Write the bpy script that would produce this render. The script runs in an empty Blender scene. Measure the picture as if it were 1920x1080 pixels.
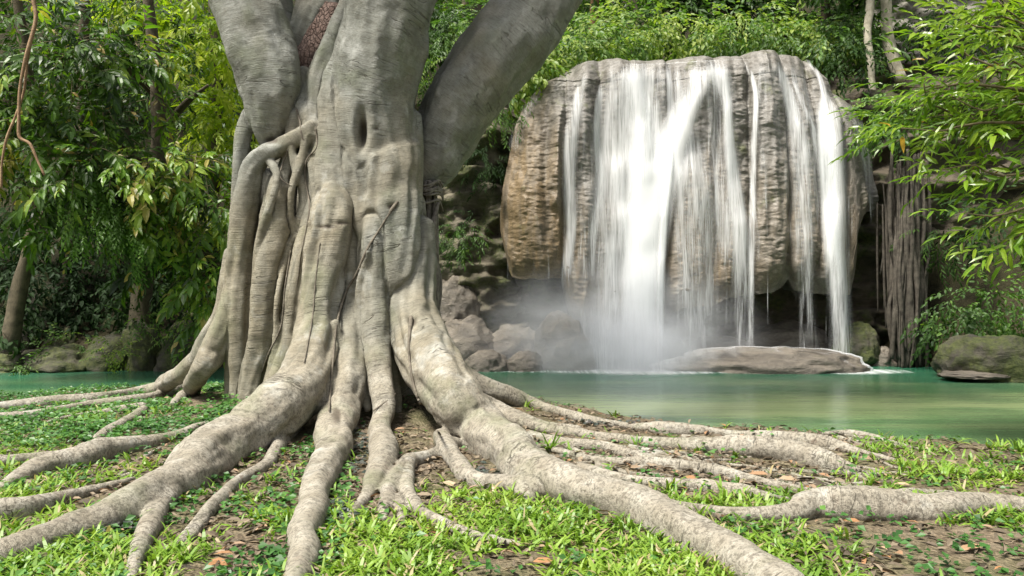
import bpy, math, random
import numpy as np
from mathutils import Vector, Matrix

random.seed(7)
rng = np.random.default_rng(11)
scene = bpy.context.scene
COL = scene.collection
R = math.radians

# ------------------------------------------------------------------ camera, sky, sun, exposure
CAMZ, F = 1.3, 1500.0
cam_d = bpy.data.cameras.new('camera')
cam_d.sensor_width = 36.0
cam_d.lens = 36.0 * F / 1920.0
cam_d.clip_end = 2000
cam = bpy.data.objects.new('camera', cam_d)
COL.objects.link(cam)
cam.location = (0, 0, CAMZ)
cam.rotation_euler = (R(90), 0, 0)
scene.camera = cam

SUN_EL, SUN_AZ = 62.0, -128.0          # azimuth from +y (away from the camera), negative to the left
world = bpy.data.worlds.new('World')
scene.world = world
world.use_nodes = True
wn = world.node_tree
sky = wn.nodes.new('ShaderNodeTexSky')
sky.sky_type = 'NISHITA'
sky.sun_disc = False
sky.sun_elevation = R(SUN_EL)
sky.sun_rotation = R(SUN_AZ)
sky.air_density = 1.0
sky.dust_density = 4.0
sky.ozone_density = 0.6
wn.nodes['Background'].inputs['Strength'].default_value = 0.085
hs = wn.nodes.new('ShaderNodeHueSaturation')       # thin white cloud: a paler sky than a clear blue one
hs.inputs['Saturation'].default_value = 0.35
wn.links.new(sky.outputs[0], hs.inputs['Color'])
wn.links.new(hs.outputs[0], wn.nodes['Background'].inputs['Color'])

sun_d = bpy.data.lights.new('sun', 'SUN')
sun_d.energy = 3.6
sun_d.angle = R(14)
sun_d.color = (1.0, 0.95, 0.86)
sun = bpy.data.objects.new('sun', sun_d)
COL.objects.link(sun)
az, el = R(SUN_AZ), R(SUN_EL)
sdir = Vector((math.sin(az) * math.cos(el), math.cos(az) * math.cos(el), math.sin(el)))
sun.rotation_euler = (-sdir).to_track_quat('-Z', 'Y').to_euler()
sun.location = sdir * 60

vs = scene.view_settings
vs.view_transform = 'Standard'
vs.look = 'None'
vs.exposure = 1.3
vs.gamma = 1.0
vs.use_curve_mapping = False
scene.render.engine = 'CYCLES'
cy = scene.cycles
cy.use_denoising = True
cy.max_bounces = 7
cy.diffuse_bounces = 3
cy.glossy_bounces = 2
cy.transmission_bounces = 3
cy.transparent_max_bounces = 24
cy.volume_bounces = 2
cy.sample_clamp_indirect = 6
cy.caustics_reflective = False
cy.caustics_refractive = False


# ------------------------------------------------------------------ numeric helpers
def _hash(ix, iy, iz):
    n = (ix.astype(np.uint32) * np.uint32(374761393) + iy.astype(np.uint32) * np.uint32(668265263)
         + iz.astype(np.uint32) * np.uint32(2246822519))
    n = (n ^ (n >> np.uint32(13))) * np.uint32(1274126177)
    n = n ^ (n >> np.uint32(16))
    return n.astype(np.float64) / 4294967295.0


def vnoise(p):
    p = np.asarray(p, dtype=np.float64)
    f0 = np.floor(p)
    i = f0.astype(np.int64)
    f = p - f0
    u = f * f * f * (f * (f * 6 - 15) + 10)
    out = 0
    for dx in (0, 1):
        wx = u[:, 0] if dx else 1 - u[:, 0]
        for dy in (0, 1):
            wy = u[:, 1] if dy else 1 - u[:, 1]
            for dz in (0, 1):
                wz = u[:, 2] if dz else 1 - u[:, 2]
                out = out + wx * wy * wz * _hash(i[:, 0] + dx, i[:, 1] + dy, i[:, 2] + dz)
    return out * 2 - 1


def fbm(p, octv=4, gain=0.5):
    p = np.asarray(p, dtype=np.float64)
    a, s, out = 1.0, 0.0, 0
    for k in range(octv):
        out = out + a * vnoise(p + 17.3 * k)
        s += a
        a *= gain
        p = p * 2.03
    return out / s


def sstep(a, b, x):
    t = np.clip((x - a) / (b - a), 0, 1)
    return t * t * (3 - 2 * t)


def W(px, py, d):
    return np.array(((px - 960) / F * d, d, CAMZ - (py - 540) / F * d))


# ------------------------------------------------------------------ object helpers
def tag(o, label=None, cat=None, group=None, kind=None):
    if label:
        o['label'] = label
    if cat:
        o['category'] = cat
    if group:
        o['group'] = group
    if kind:
        o['kind'] = kind
    return o


def empty(name, loc=(0, 0, 0)):
    o = bpy.data.objects.new(name, None)
    o.empty_display_size = 0.2
    COL.objects.link(o)
    o.location = loc
    return o


def mesh_np(name, verts, faces, smooth=True, attrs=None, mats=None, mat_idx=None):
    """verts (n,3); faces (m,k) array with one k, or list of such arrays"""
    me = bpy.data.meshes.new(name)
    verts = np.asarray(verts, dtype=np.float32)
    if not isinstance(faces, list):
        faces = [faces]
    faces = [np.asarray(f, dtype=np.int32) for f in faces if len(f)]
    loops = np.concatenate([f.ravel() for f in faces])
    starts, off = [], 0
    for f in faces:
        starts.append(off + np.arange(len(f)) * f.shape[1])
        off += f.size
    starts = np.concatenate(starts).astype(np.int32)
    me.vertices.add(len(verts))
    me.vertices.foreach_set('co', verts.ravel())
    me.loops.add(len(loops))
    me.loops.foreach_set('vertex_index', loops)
    me.polygons.add(len(starts))
    me.polygons.foreach_set('loop_start', starts)
    if mat_idx is not None:
        me.polygons.foreach_set('material_index', np.asarray(mat_idx, dtype=np.int32))
    me.polygons.foreach_set('use_smooth', np.full(len(starts), smooth, dtype=bool))
    for m in (mats or []):
        me.materials.append(m)
    for k, v in (attrs or {}).items():
        a = me.attributes.new(k, 'FLOAT', 'POINT')
        a.data.foreach_set('value', np.asarray(v, dtype=np.float32))
    me.update(calc_edges=True)
    return me


def link(name, me, parent=None, loc=None):
    o = bpy.data.objects.new(name, me)
    COL.objects.link(o)
    if parent is not None:
        o.parent = parent
        if parent.location.length:
            o.matrix_parent_inverse = Matrix.Translation(-parent.location)
    if loc is not None:
        o.location = loc
    return o


def grid_faces(nu, nv):
    i = np.arange(nu - 1)[:, None] * nv + np.arange(nv - 1)[None, :]
    return np.stack([i, i + nv, i + nv + 1, i + 1], -1).reshape(-1, 4)


def catmull(pts, step):
    """pts (n,k) -> resampled (m,k), spacing about step in the first three columns"""
    pts = np.asarray(pts, dtype=float)
    P = np.vstack([2 * pts[0] - pts[1], pts, 2 * pts[-1] - pts[-2]])
    P[0, 3:] = pts[0, 3:]
    P[-1, 3:] = pts[-1, 3:]
    out = []
    for i in range(1, len(P) - 2):
        n = max(2, int(np.linalg.norm(P[i + 1, :3] - P[i, :3]) / step))
        t = np.linspace(0, 1, n, endpoint=False)[:, None]
        a, b, c, d = P[i - 1], P[i], P[i + 1], P[i + 2]
        out.append(0.5 * (2 * b + (c - a) * t + (2 * a - 5 * b + 4 * c - d) * t ** 2 + (3 * b - a - 3 * c + d) * t ** 3))
    out.append(pts[-1:])
    return np.vstack(out)


def tube(path, n=10, wob=0.0, seed=0.0, cap=True):
    """path (m,4) xyz r -> verts, quads, tris"""
    p, r = path[:, :3], path[:, 3]
    t = np.gradient(p, axis=0)
    t /= np.linalg.norm(t, axis=1, keepdims=True) + 1e-9
    up = np.array((0.31, 0.87, 0.38)) if abs(t[0][2]) > 0.7 else np.array((0.1, 0.2, 0.97))
    nrm = []
    v = up
    for k in range(len(p)):
        v = v - t[k] * np.dot(v, t[k])
        v = v / (np.linalg.norm(v) + 1e-9)
        nrm.append(v)
    nrm = np.array(nrm)
    bn = np.cross(t, nrm)
    ang = np.linspace(0, 2 * math.pi, n, endpoint=False)
    rr = r[:, None] * np.ones((1, n))
    if wob:
        s = np.concatenate([[0], np.cumsum(np.linalg.norm(np.diff(p, axis=0), axis=1))])
        q = np.stack([np.cos(ang)[None, :] * 1.1 + seed + 0 * s[:, None], np.sin(ang)[None, :] * 1.1 + 0 * s[:, None],
                      np.broadcast_to((s * 1.7)[:, None], (len(p), n))], -1).reshape(-1, 3)
        rr = rr * (1 + wob * fbm(q, 3).reshape(len(p), n) * 2)
    vs_ = p[:, None, :] + (np.cos(ang)[None, :, None] * nrm[:, None, :] + np.sin(ang)[None, :, None] * bn[:, None, :]) * rr[..., None]
    verts = vs_.reshape(-1, 3)
    m = len(p)
    i = np.arange(m - 1)[:, None] * n + np.arange(n)[None, :]
    j = np.arange(m - 1)[:, None] * n + (np.arange(n)[None, :] + 1) % n
    q = np.stack([i, j, j + n, i + n], -1).reshape(-1, 4)
    tr = np.zeros((0, 3), int)
    if cap:
        verts = np.vstack([verts, p[0] - t[0] * r[0] * 0.6, p[-1] + t[-1] * r[-1] * 0.6])
        a, b = len(verts) - 2, len(verts) - 1
        k = np.arange(n)
        tr = np.vstack([np.stack([np.full(n, a), (k + 1) % n, k], -1),
                        np.stack([np.full(n, b), (m - 1) * n + k, (m - 1) * n + (k + 1) % n], -1)])
    return verts, q, tr


def join_tubes(tubes):
    V, Q, T, o = [], [], [], 0
    for v, q, t in tubes:
        V.append(v)
        Q.append(q + o)
        T.append(t + o)
        o += len(v)
    return np.vstack(V), [np.vstack(Q), np.vstack(T)]


# ------------------------------------------------------------------ materials
def proj0(T):
    return 960 + T[:, 0] / T[:, 1] * F, 540 - (T[:, 2] - CAMZ) / T[:, 1] * F


class NT:
    def __init__(self, name):
        self.m = bpy.data.materials.new(name)
        self.m.use_nodes = True
        self.t = self.m.node_tree
        self.b = self.t.nodes['Principled BSDF']
        self.out = self.t.nodes['Material Output']

    def n(self, typ, **kw):
        nd = self.t.nodes.new(typ)
        for k, v in kw.items():
            setattr(nd, k, v)
        return nd

    def l(self, a, b):
        self.t.links.new(a, b)

    def set(self, node, **kw):
        for k, v in kw.items():
            node.inputs[k].default_value = v
        return node

    def val(self, x, sock):
        if isinstance(x, (int, float)):
            sock.default_value = x
        elif isinstance(x, tuple):
            sock.default_value = x if len(x) == 4 or sock.type == 'VECTOR' else (*x, 1)
        else:
            self.l(x, sock)

    def attr(self, name):
        return self.n('ShaderNodeAttribute', attribute_name=name).outputs['Fac']

    def pos(self):
        return self.n('ShaderNodeNewGeometry').outputs['Position']

    def obj(self):
        return self.n('ShaderNodeTexCoord').outputs['Object']

    def map(self, v, scale=(1, 1, 1), loc=(0, 0, 0)):
        mp = self.n('ShaderNodeMapping')
        mp.inputs['Scale'].default_value = scale
        mp.inputs['Location'].default_value = loc
        self.l(v, mp.inputs['Vector'])
        return mp.outputs[0]

    def noise(self, v, scale=5, detail=4, rough=0.55, dist=0.0):
        nd = self.n('ShaderNodeTexNoise')
        self.l(v, nd.inputs['Vector'])
        nd.inputs['Scale'].default_value = scale
        nd.inputs['Detail'].default_value = detail
        nd.inputs['Roughness'].default_value = rough
        nd.inputs['Distortion'].default_value = dist
        return nd.outputs['Fac']

    def voro(self, v, scale=5, feature='F1'):
        nd = self.n('ShaderNodeTexVoronoi', feature=feature)
        self.l(v, nd.inputs['Vector'])
        nd.inputs['Scale'].default_value = scale
        return nd.outputs['Distance']

    def math(self, op, a, b=0.0, c=0.0, clamp=False):
        nd = self.n('ShaderNodeMath', operation=op, use_clamp=clamp)
        self.val(a, nd.inputs[0])
        self.val(b, nd.inputs[1])
        self.val(c, nd.inputs[2])
        return nd.outputs[0]

    def rng(self, v, a, b, c=0.0, d=1.0, smooth=False):
        nd = self.n('ShaderNodeMapRange', interpolation_type='SMOOTHSTEP' if smooth else 'LINEAR')
        self.val(v, nd.inputs['Value'])
        for k, x in zip(('From Min', 'From Max', 'To Min', 'To Max'), (a, b, c, d)):
            nd.inputs[k].default_value = x
        return nd.outputs['Result']

    def mix(self, f, a, b, mode='MIX'):
        nd = self.n('ShaderNodeMix', data_type='RGBA', blend_type=mode)
        self.val(f, nd.inputs['Factor'])
        self.val(a, nd.inputs['A'] if False else nd.inputs[6])
        self.val(b, nd.inputs[7])
        return nd.outputs[2]

    def ramp(self, f, stops):
        nd = self.n('ShaderNodeValToRGB')
        self.val(f, nd.inputs[0])
        el = nd.color_ramp.elements
        while len(el) < len(stops):
            el.new(0.5)
        for e, (p, c) in zip(el, stops):
            e.position = p
            e.color = (*c, 1)
        return nd.outputs[0]

    def xyz(self, v):
        nd = self.n('ShaderNodeSeparateXYZ')
        self.l(v, nd.inputs[0])
        return nd.outputs

    def comb(self, x, y, z):
        nd = self.n('ShaderNodeCombineXYZ')
        for s, a in zip(nd.inputs, (x, y, z)):
            self.val(a, s)
        return nd.outputs[0]

    def vadd(self, a, b):
        nd = self.n('ShaderNodeVectorMath', operation='ADD')
        self.val(a, nd.inputs[0])
        self.val(b, nd.inputs[1])
        return nd.outputs[0]

    def bump(self, h, strength=0.5, dist=0.02):
        nd = self.n('ShaderNodeBump')
        nd.inputs['Strength'].default_value = strength
        nd.inputs['Distance'].default_value = dist
        self.l(h, nd.inputs['Height'])
        self.l(nd.outputs[0], self.b.inputs['Normal'])
        return nd.outputs[0]

    def base(self, c, rough=0.8, spec=0.3):
        self.val(c, self.b.inputs['Base Color'])
        self.val(rough, self.b.inputs['Roughness'])
        self.b.inputs['Specular IOR Level'].default_value = spec


def m_bark():
    k = NT('ficus_bark')
    P = k.pos()
    along, root = k.attr('along'), k.attr('rootness')
    lines = k.noise(k.vadd(k.map(P, (17, 17, 17)), k.comb(k.math('MULTIPLY', along, 150), 0, 0)), 1, 3, 0.65)
    creas = k.noise(k.vadd(k.map(P, (3, 3, 3)), k.comb(k.math('MULTIPLY', along, 11), 0, 0)), 1, 2, 0.5, 0.8)
    creas = k.rng(k.math('ABSOLUTE', k.math('SUBTRACT', creas, 0.5)), 0.0, 0.012, 1, 0)
    cmask = k.rng(k.noise(P, 2.2, 2), 0.52, 0.62)
    creas = k.math('MULTIPLY', creas, cmask)
    big = k.noise(P, 1.1, 3, 0.55)
    med = k.noise(P, 5, 5, 0.6)
    fine = k.noise(P, 62, 4, 0.75)
    speck = k.noise(P, 33, 5, 0.8)
    z = k.xyz(P)[2]
    tan = k.ramp(med, [(0.3, (0.25, 0.215, 0.15)), (0.5, (0.315, 0.28, 0.205)), (0.7, (0.39, 0.355, 0.275))])
    grey = k.ramp(med, [(0.3, (0.20, 0.205, 0.175)), (0.5, (0.265, 0.27, 0.235)), (0.7, (0.35, 0.355, 0.32))])
    up = k.math('ADD', k.rng(z, 1.2, 3.2), k.rng(big, 0.35, 0.65, -0.55, 0.55), clamp=True)
    c = k.mix(up, tan, grey)
    rootc = k.ramp(med, [(0.3, (0.29, 0.26, 0.205)), (0.5, (0.37, 0.34, 0.28)), (0.7, (0.47, 0.445, 0.385))])
    c = k.mix(root, c, rootc)
    c = k.mix(k.math('MULTIPLY', k.rng(lines, 0.50, 0.66), k.rng(root, 0, 1, 0.55, 0.35)), c, (0.12, 0.105, 0.075))
    c = k.mix(k.math('MULTIPLY', k.rng(speck, 0.50, 0.57), k.rng(root, 0, 1, 0.15, 0.72)), c, (0.10, 0.088, 0.068))
    c = k.mix(k.math('MULTIPLY', k.rng(fine, 0.54, 0.64), k.rng(root, 0, 1, 0.2, 0.55)), c, (0.07, 0.06, 0.047))
    c = k.mix(k.math('MULTIPLY', k.rng(k.noise(P, 1.9, 4), 0.53, 0.68), 0.4), c, (0.16, 0.185, 0.095))
    c = k.mix(k.math('MULTIPLY', k.rng(k.noise(P, 2.3, 6, 0.7), 0.57, 0.68), 0.5), c, (0.54, 0.54, 0.50))
    stain = k.noise(k.map(P, (6, 6, 0.7)), 1, 3, 0.55)
    c = k.mix(k.math('MULTIPLY', k.rng(stain, 0.52, 0.70), k.rng(root, 0, 1, 0.5, 0.1)), c, (0.13, 0.13, 0.105))
    c = k.mix(k.math('MULTIPLY', k.rng(k.noise(P, 9, 5, 0.7), 0.60, 0.68), k.rng(root, 0, 1, 0.0, 0.55)), c, (0.15, 0.105, 0.075))
    c = k.mix(k.math('MULTIPLY', creas, 0.6), c, (0.09, 0.08, 0.06))
    c = k.mix(k.math('MULTIPLY', k.attr('scar'), 0.85), c, (0.10, 0.08, 0.06))
    c = k.mix(1.0, c, k.mix(root, (0.82, 0.83, 0.83), (0.94, 0.93, 0.91)), 'MULTIPLY')
    k.base(c, 0.82, 0.25)
    h = k.math('ADD', k.math('MULTIPLY', lines, 0.4), k.math('SUBTRACT', k.math('MULTIPLY', fine, 0.35), k.math('ADD', k.math('MULTIPLY', creas, 0.7), k.math('MULTIPLY', k.math('MULTIPLY', speck, root), 0.8))))
    k.bump(h, 1.0, 0.02)
    return k.m


def m_simple(name, c1, c2, scale=6, rough=0.85, bump=0.4, bscale=30, dist=0.02, spec=0.25):
    k = NT(name)
    P = k.pos()
    c = k.ramp(k.noise(P, scale, 5, 0.65), [(0.3, c1), (0.7, c2)])
    k.base(c, rough, spec)
    k.bump(k.noise(P, bscale, 5, 0.7), bump, dist)
    return k.m


def m_leaf(name, stops, trans=0.35, rough=0.42, tint=(1.1, 1.25, 0.5), spec=0.45):
    k = NT(name)
    v = k.attr('var')
    c = k.ramp(v, stops)
    c = k.mix(k.math('MULTIPLY', k.noise(k.pos(), 9, 2), 0.35), c, (0.02, 0.05, 0.01))
    k.base(c, rough, spec)
    tr = k.n('ShaderNodeBsdfTranslucent')
    k.l(k.mix(1.0, c, tint, 'MULTIPLY'), tr.inputs[0])
    mx = k.n('ShaderNodeMixShader')
    mx.inputs[0].default_value = trans
    k.l(k.b.outputs[0], mx.inputs[1])
    k.l(tr.outputs[0], mx.inputs[2])
    k.l(mx.outputs[0], k.out.inputs[0])
    return k.m


def m_tufa():
    k = NT('tufa_rock')
    P = k.pos()
    scal = k.noise(k.map(P, (7, 7, 15)), 1, 5, 0.62, 2.2)
    crinkle = k.noise(k.map(P, (11, 11, 34)), 1, 4, 0.7, 0.5)
    big = k.noise(k.map(P, (0.9, 0.9, 0.35)), 1, 4, 0.6)
    streak = k.noise(k.map(P, (5, 5, 0.35)), 1, 5, 0.65)
    x, y, z = k.xyz(P)
    brown = k.ramp(scal, [(0.3, (0.105, 0.075, 0.04)), (0.5, (0.165, 0.12, 0.066)), (0.72, (0.235, 0.175, 0.10))])
    grey = k.ramp(scal, [(0.3, (0.105, 0.10, 0.09)), (0.5, (0.155, 0.148, 0.134)), (0.72, (0.22, 0.21, 0.19))])
    g = k.math('ADD', k.rng(z, 2.6, 5.2), k.math('ADD', k.rng(big, 0.35, 0.65, -0.4, 0.4), k.rng(x, 0.4, 1.6, -0.5, 0.6)), clamp=True)
    c = k.mix(g, brown, grey)
    c = k.mix(k.math('MULTIPLY', k.rng(streak, 0.48, 0.62), 0.6), c, (0.075, 0.066, 0.05))
    moss = k.math('MULTIPLY', k.rng(k.noise(P, 1.5, 5, 0.65), 0.60, 0.70), 0.75)
    c = k.mix(moss, c, (0.085, 0.10, 0.025))
    c = k.mix(1.0, c, (1.0, 0.98, 0.95), 'MULTIPLY')
    k.base(c, k.rng(streak, 0.3, 0.7, 0.35, 0.7), 0.45)
    k.bump(k.math('ADD', scal, k.math('MULTIPLY', crinkle, 0.6)), 0.55, 0.03)
    return k.m


def m_cliff(name, moss=0.5, c0=(0.05, 0.043, 0.03), c1=(0.20, 0.175, 0.125)):
    k = NT(name)
    P = k.pos()
    lay = k.noise(k.map(P, (1.6, 1.6, 5)), 1, 6, 0.65, 0.6)
    c = k.ramp(lay, [(0.3, c0), (0.68, c1)])
    mm = k.rng(k.noise(P, 1.9, 6, 0.7), 0.62 - 0.25 * moss, 0.72 - 0.2 * moss)
    gm = k.ramp(k.noise(P, 14, 4), [(0.3, (0.02, 0.032, 0.007)), (0.7, (0.10, 0.115, 0.028))])
    c = k.mix(k.math('MULTIPLY', mm, 0.85), c, gm)
    k.base(c, 0.8 if moss > 0 else 0.45, 0.4)
    k.bump(k.math('ADD', lay, k.math('MULTIPLY', k.noise(P, 17, 5, 0.7), 0.5)), 0.9, 0.08)
    return k.m


def m_water():
    k = NT('pool_water')
    P = k.pos()
    streak = k.noise(k.map(P, (0.10, 1.5, 1)), 1, 3, 0.5)
    band = k.noise(k.map(P, (0.05, 0.42, 1), (0, 0.35, 0)), 1, 2, 0.5)
    c = k.ramp(k.math('ADD', k.math('MULTIPLY', streak, 0.45), k.math('MULTIPLY', band, 0.55)),
               [(0.32, (0.035, 0.095, 0.045)), (0.5, (0.11, 0.20, 0.085)), (0.66, (0.30, 0.34, 0.16))])
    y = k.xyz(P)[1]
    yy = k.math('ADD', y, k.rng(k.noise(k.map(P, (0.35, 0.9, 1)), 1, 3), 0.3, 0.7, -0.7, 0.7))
    refl_band = k.math('MULTIPLY', k.rng(yy, 9.6, 10.9, 0, 1, True), k.rng(yy, 10.9, 12.6, 1, 0, True))
    c = k.mix(k.math('MULTIPLY', refl_band, 0.75), c, (0.36, 0.43, 0.20))  # pale band: bright reflection of foliage and sky painted into the water colour
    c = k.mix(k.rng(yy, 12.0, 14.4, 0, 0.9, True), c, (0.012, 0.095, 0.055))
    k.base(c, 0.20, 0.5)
    k.b.inputs['IOR'].default_value = 1.33
    k.bump(k.noise(k.map(P, (1.2, 9, 1)), 1, 3, 0.55), 0.35, 0.03)
    return k.m


def m_stream():
    k = NT('falling_water')
    c, l, op, sd = k.attr('c'), k.attr('l'), k.attr('opac'), k.attr('seed')
    x = k.xyz(k.pos())[0]
    st = k.noise(k.comb(k.math('MULTIPLY', x, 9), k.math('MULTIPLY', l, 0.55), sd), 1, 3, 0.6, 0.3)
    st2 = k.noise(k.comb(k.math('MULTIPLY', x, 48), k.math('MULTIPLY', l, 1.8), sd), 1, 3, 0.7)
    edge = k.math('SUBTRACT', 1.0, k.math('ABSOLUTE', k.math('ADD', c, k.math('MULTIPLY', k.math('SUBTRACT', st, 0.5), k.math('SUBTRACT', 1.0, k.math('ABSOLUTE', c))))))
    s = k.math('ADD', k.math('MULTIPLY', st, 0.55), k.math('MULTIPLY', st2, 0.45))
    a = k.math('ADD', k.math('SUBTRACT', k.math('MULTIPLY', op, 1.1), 0.52), k.math('MULTIPLY', k.math('SUBTRACT', s, 0.5), 2.3))
    a = k.math('ADD', a, 0.35)
    a = k.math('MULTIPLY', k.rng(a, 0.0, 1.0, 0.0, 0.97, True), k.rng(edge, 0.0, 0.75, 0, 1, True), clamp=True)
    df = k.n('ShaderNodeBsdfDiffuse')
    df.inputs[0].default_value = (0.93, 0.94, 0.95, 1)
    tl = k.n('ShaderNodeBsdfTranslucent')
    tl.inputs[0].default_value = (0.93, 0.94, 0.95, 1)
    m1 = k.n('ShaderNodeMixShader')
    m1.inputs[0].default_value = 0.4
    k.l(df.outputs[0], m1.inputs[1])
    k.l(tl.outputs[0], m1.inputs[2])
    tp = k.n('ShaderNodeBsdfTransparent')
    m2 = k.n('ShaderNodeMixShader')
    k.l(a, m2.inputs[0])
    k.l(tp.outputs[0], m2.inputs[1])
    k.l(m1.outputs[0], m2.inputs[2])
    k.l(m2.outputs[0], k.out.inputs[0])
    return k.m


def m_ground():
    k = NT('soil')
    P = k.pos()
    n = k.noise(P, 5, 6, 0.7)
    c = k.ramp(n, [(0.3, (0.045, 0.034, 0.022)), (0.5, (0.115, 0.09, 0.06)), (0.72, (0.21, 0.175, 0.125))])
    c = k.mix(k.math('MULTIPLY', k.rng(k.noise(P, 38, 4), 0.5, 0.65), 0.6), c, (0.27, 0.21, 0.14))
    g = k.rng(k.noise(P, 1.3, 4), 0.42, 0.62)
    y = k.xyz(P)[1]
    c = k.mix(k.math('MULTIPLY', g, k.rng(y, 13, 16, 0.35, 0.55)), c, (0.055, 0.085, 0.02))
    c = k.mix(k.rng(y, 14.5, 16.5), c, k.ramp(n, [(0.3, (0.012, 0.011, 0.007)), (0.7, (0.045, 0.042, 0.02))]))  # far slope darkened: shade under the overhanging foliage put into the soil colour
    k.base(c, 0.95, 0.15)
    k.bump(k.math('ADD', k.noise(P, 22, 5, 0.7), k.voro(P, 45)), 0.7, 0.03)
    return k.m


def m_hollow():
    k = NT('rotten_bark')
    P = k.pos()
    v = k.voro(k.map(P, (1, 1, 0.6)), 24, 'DISTANCE_TO_EDGE')
    c = k.ramp(k.noise(P, 12, 5, 0.7), [(0.3, (0.12, 0.075, 0.06)), (0.7, (0.30, 0.22, 0.185))])
    c = k.mix(k.rng(v, 0.0, 0.05, 0.4, 0), c, (0.07, 0.055, 0.045))
    k.base(c, 0.9, 0.2)
    k.bump(k.math('ADD', k.rng(v, 0, 0.12), k.noise(P, 40, 4)), 0.9, 0.03)
    return k.m


BARK = m_bark()
HOLLOW = m_hollow()
TUFA = m_tufa()
CLIFF = m_cliff('mossy_cliff_rock', 0.55)
CLIFF_R = m_cliff('dark_brown_cliff_rock', 0.5, (0.025, 0.02, 0.014), (0.11, 0.088, 0.06))
GREYROCK = m_cliff('grey_cliff_rock', 0.1, (0.10, 0.095, 0.08), (0.27, 0.255, 0.215))
BOULDER = m_cliff('mossy_boulder', 0.85, (0.02, 0.018, 0.013), (0.10, 0.09, 0.065))
WETROCK = m_cliff('wet_brown_rock', 0.0, (0.06, 0.052, 0.042), (0.22, 0.19, 0.15))
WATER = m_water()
STREAM = m_stream()
SOIL = m_ground()
VINE = m_simple('dark_vine', (0.07, 0.06, 0.045), (0.20, 0.175, 0.135), 20, 0.8, 0.5, 60)
AERIAL = m_simple('aerial_root_grey', (0.07, 0.062, 0.05), (0.23, 0.21, 0.175), 14, 0.8, 0.5, 60)
LIANA = m_simple('brown_liana', (0.17, 0.10, 0.055), (0.36, 0.25, 0.15), 12, 0.8, 0.5, 50)
TREEBARK = m_simple('forest_bark', (0.04, 0.033, 0.02), (0.13, 0.105, 0.07), 7, 0.85, 0.6, 28)
PALEBARK = m_simple('pale_bark', (0.19, 0.17, 0.125), (0.40, 0.37, 0.29), 7, 0.85, 0.5, 28)
REDBARK = m_simple('reddish_bark', (0.14, 0.075, 0.04), (0.30, 0.18, 0.10), 7, 0.85, 0.5, 28)
TWIG = m_simple('twig_bark', (0.07, 0.055, 0.03), (0.17, 0.14, 0.08), 14, 0.85, 0.3, 60)
ROOTHANG = m_simple('hanging_root_mat', (0.03, 0.026, 0.021), (0.115, 0.10, 0.08), 9, 0.9, 0.7, 40)

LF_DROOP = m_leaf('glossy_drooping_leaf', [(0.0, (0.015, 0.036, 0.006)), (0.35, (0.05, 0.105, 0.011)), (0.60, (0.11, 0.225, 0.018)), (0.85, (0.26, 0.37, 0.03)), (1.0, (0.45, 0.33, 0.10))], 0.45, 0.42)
LF_YELLOW = m_leaf('sunlit_yellow_leaf', [(0.0, (0.12, 0.19, 0.015)), (0.5, (0.24, 0.36, 0.02)), (1.0, (0.54, 0.60, 0.05))], 0.6, 0.45)  # glow of backlit leaves put into a brighter yellow leaf colour
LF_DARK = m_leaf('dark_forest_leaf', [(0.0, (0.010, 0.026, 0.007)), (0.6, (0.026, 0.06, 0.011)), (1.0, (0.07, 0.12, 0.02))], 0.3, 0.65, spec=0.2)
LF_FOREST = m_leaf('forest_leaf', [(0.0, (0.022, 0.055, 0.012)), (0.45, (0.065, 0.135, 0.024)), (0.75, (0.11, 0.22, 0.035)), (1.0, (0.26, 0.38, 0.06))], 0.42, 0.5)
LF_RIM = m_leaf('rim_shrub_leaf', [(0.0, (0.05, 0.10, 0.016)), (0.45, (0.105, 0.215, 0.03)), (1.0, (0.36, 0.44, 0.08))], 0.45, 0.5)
LF_RIGHT = m_leaf('bright_lance_leaf', [(0.0, (0.05, 0.11, 0.012)), (0.4, (0.15, 0.28, 0.02)), (0.8, (0.30, 0.42, 0.035)), (0.97, (0.28, 0.35, 0.05)), (1.0, (0.45, 0.26, 0.03))], 0.42, 0.32)
LF_GRASS = m_leaf('broad_grass_blade', [(0.0, (0.08, 0.17, 0.02)), (0.45, (0.19, 0.33, 0.035)), (0.85, (0.30, 0.43, 0.06)), (0.95, (0.36, 0.38, 0.12)), (1.0, (0.42, 0.34, 0.18))], 0.35, 0.45, (1.1, 1.15, 0.6))
LF_COVER = m_leaf('creeping_cover_leaf', [(0.0, (0.022, 0.075, 0.015)), (0.5, (0.065, 0.18, 0.035)), (1.0, (0.16, 0.31, 0.06))], 0.3, 0.45)
LF_PURPLE = m_leaf('dark_purple_leaf', [(0.0, (0.03, 0.035, 0.035)), (0.6, (0.06, 0.075, 0.065)), (1.0, (0.10, 0.07, 0.075))], 0.15, 0.4)
LF_DEAD = m_leaf('dead_leaf', [(0.0, (0.06, 0.045, 0.038)), (0.4, (0.16, 0.12, 0.09)), (0.75, (0.31, 0.24, 0.175)), (0.92, (0.36, 0.17, 0.075)), (1.0, (0.50, 0.40, 0.29))], 0.15, 0.7, (1.1, 0.9, 0.6), 0.2)


# ------------------------------------------------------------------ terrain
EDGE = np.array([(-60, 4), (-14, 8.0), (-6.1, 9.7), (-4.75, 10.7), (-2.5, 10.9), (-0.6, 9.9), (0.23, 9.0), (1.0, 8.2), (1.72, 7.6),
                 (3.27, 7.1), (4.16, 6.6), (8, 5.0), (20, 2), (60, -4)])
FAR = np.array([(-60, 8), (-25, 13), (-10, 15.4), (-4, 15.9), (-2.4, 17.2), (-0.8, 18.2), (7.2, 18.2), (7.9, 17.2), (9, 15.6), (14, 14), (60, 3)])
WL = -0.3


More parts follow.
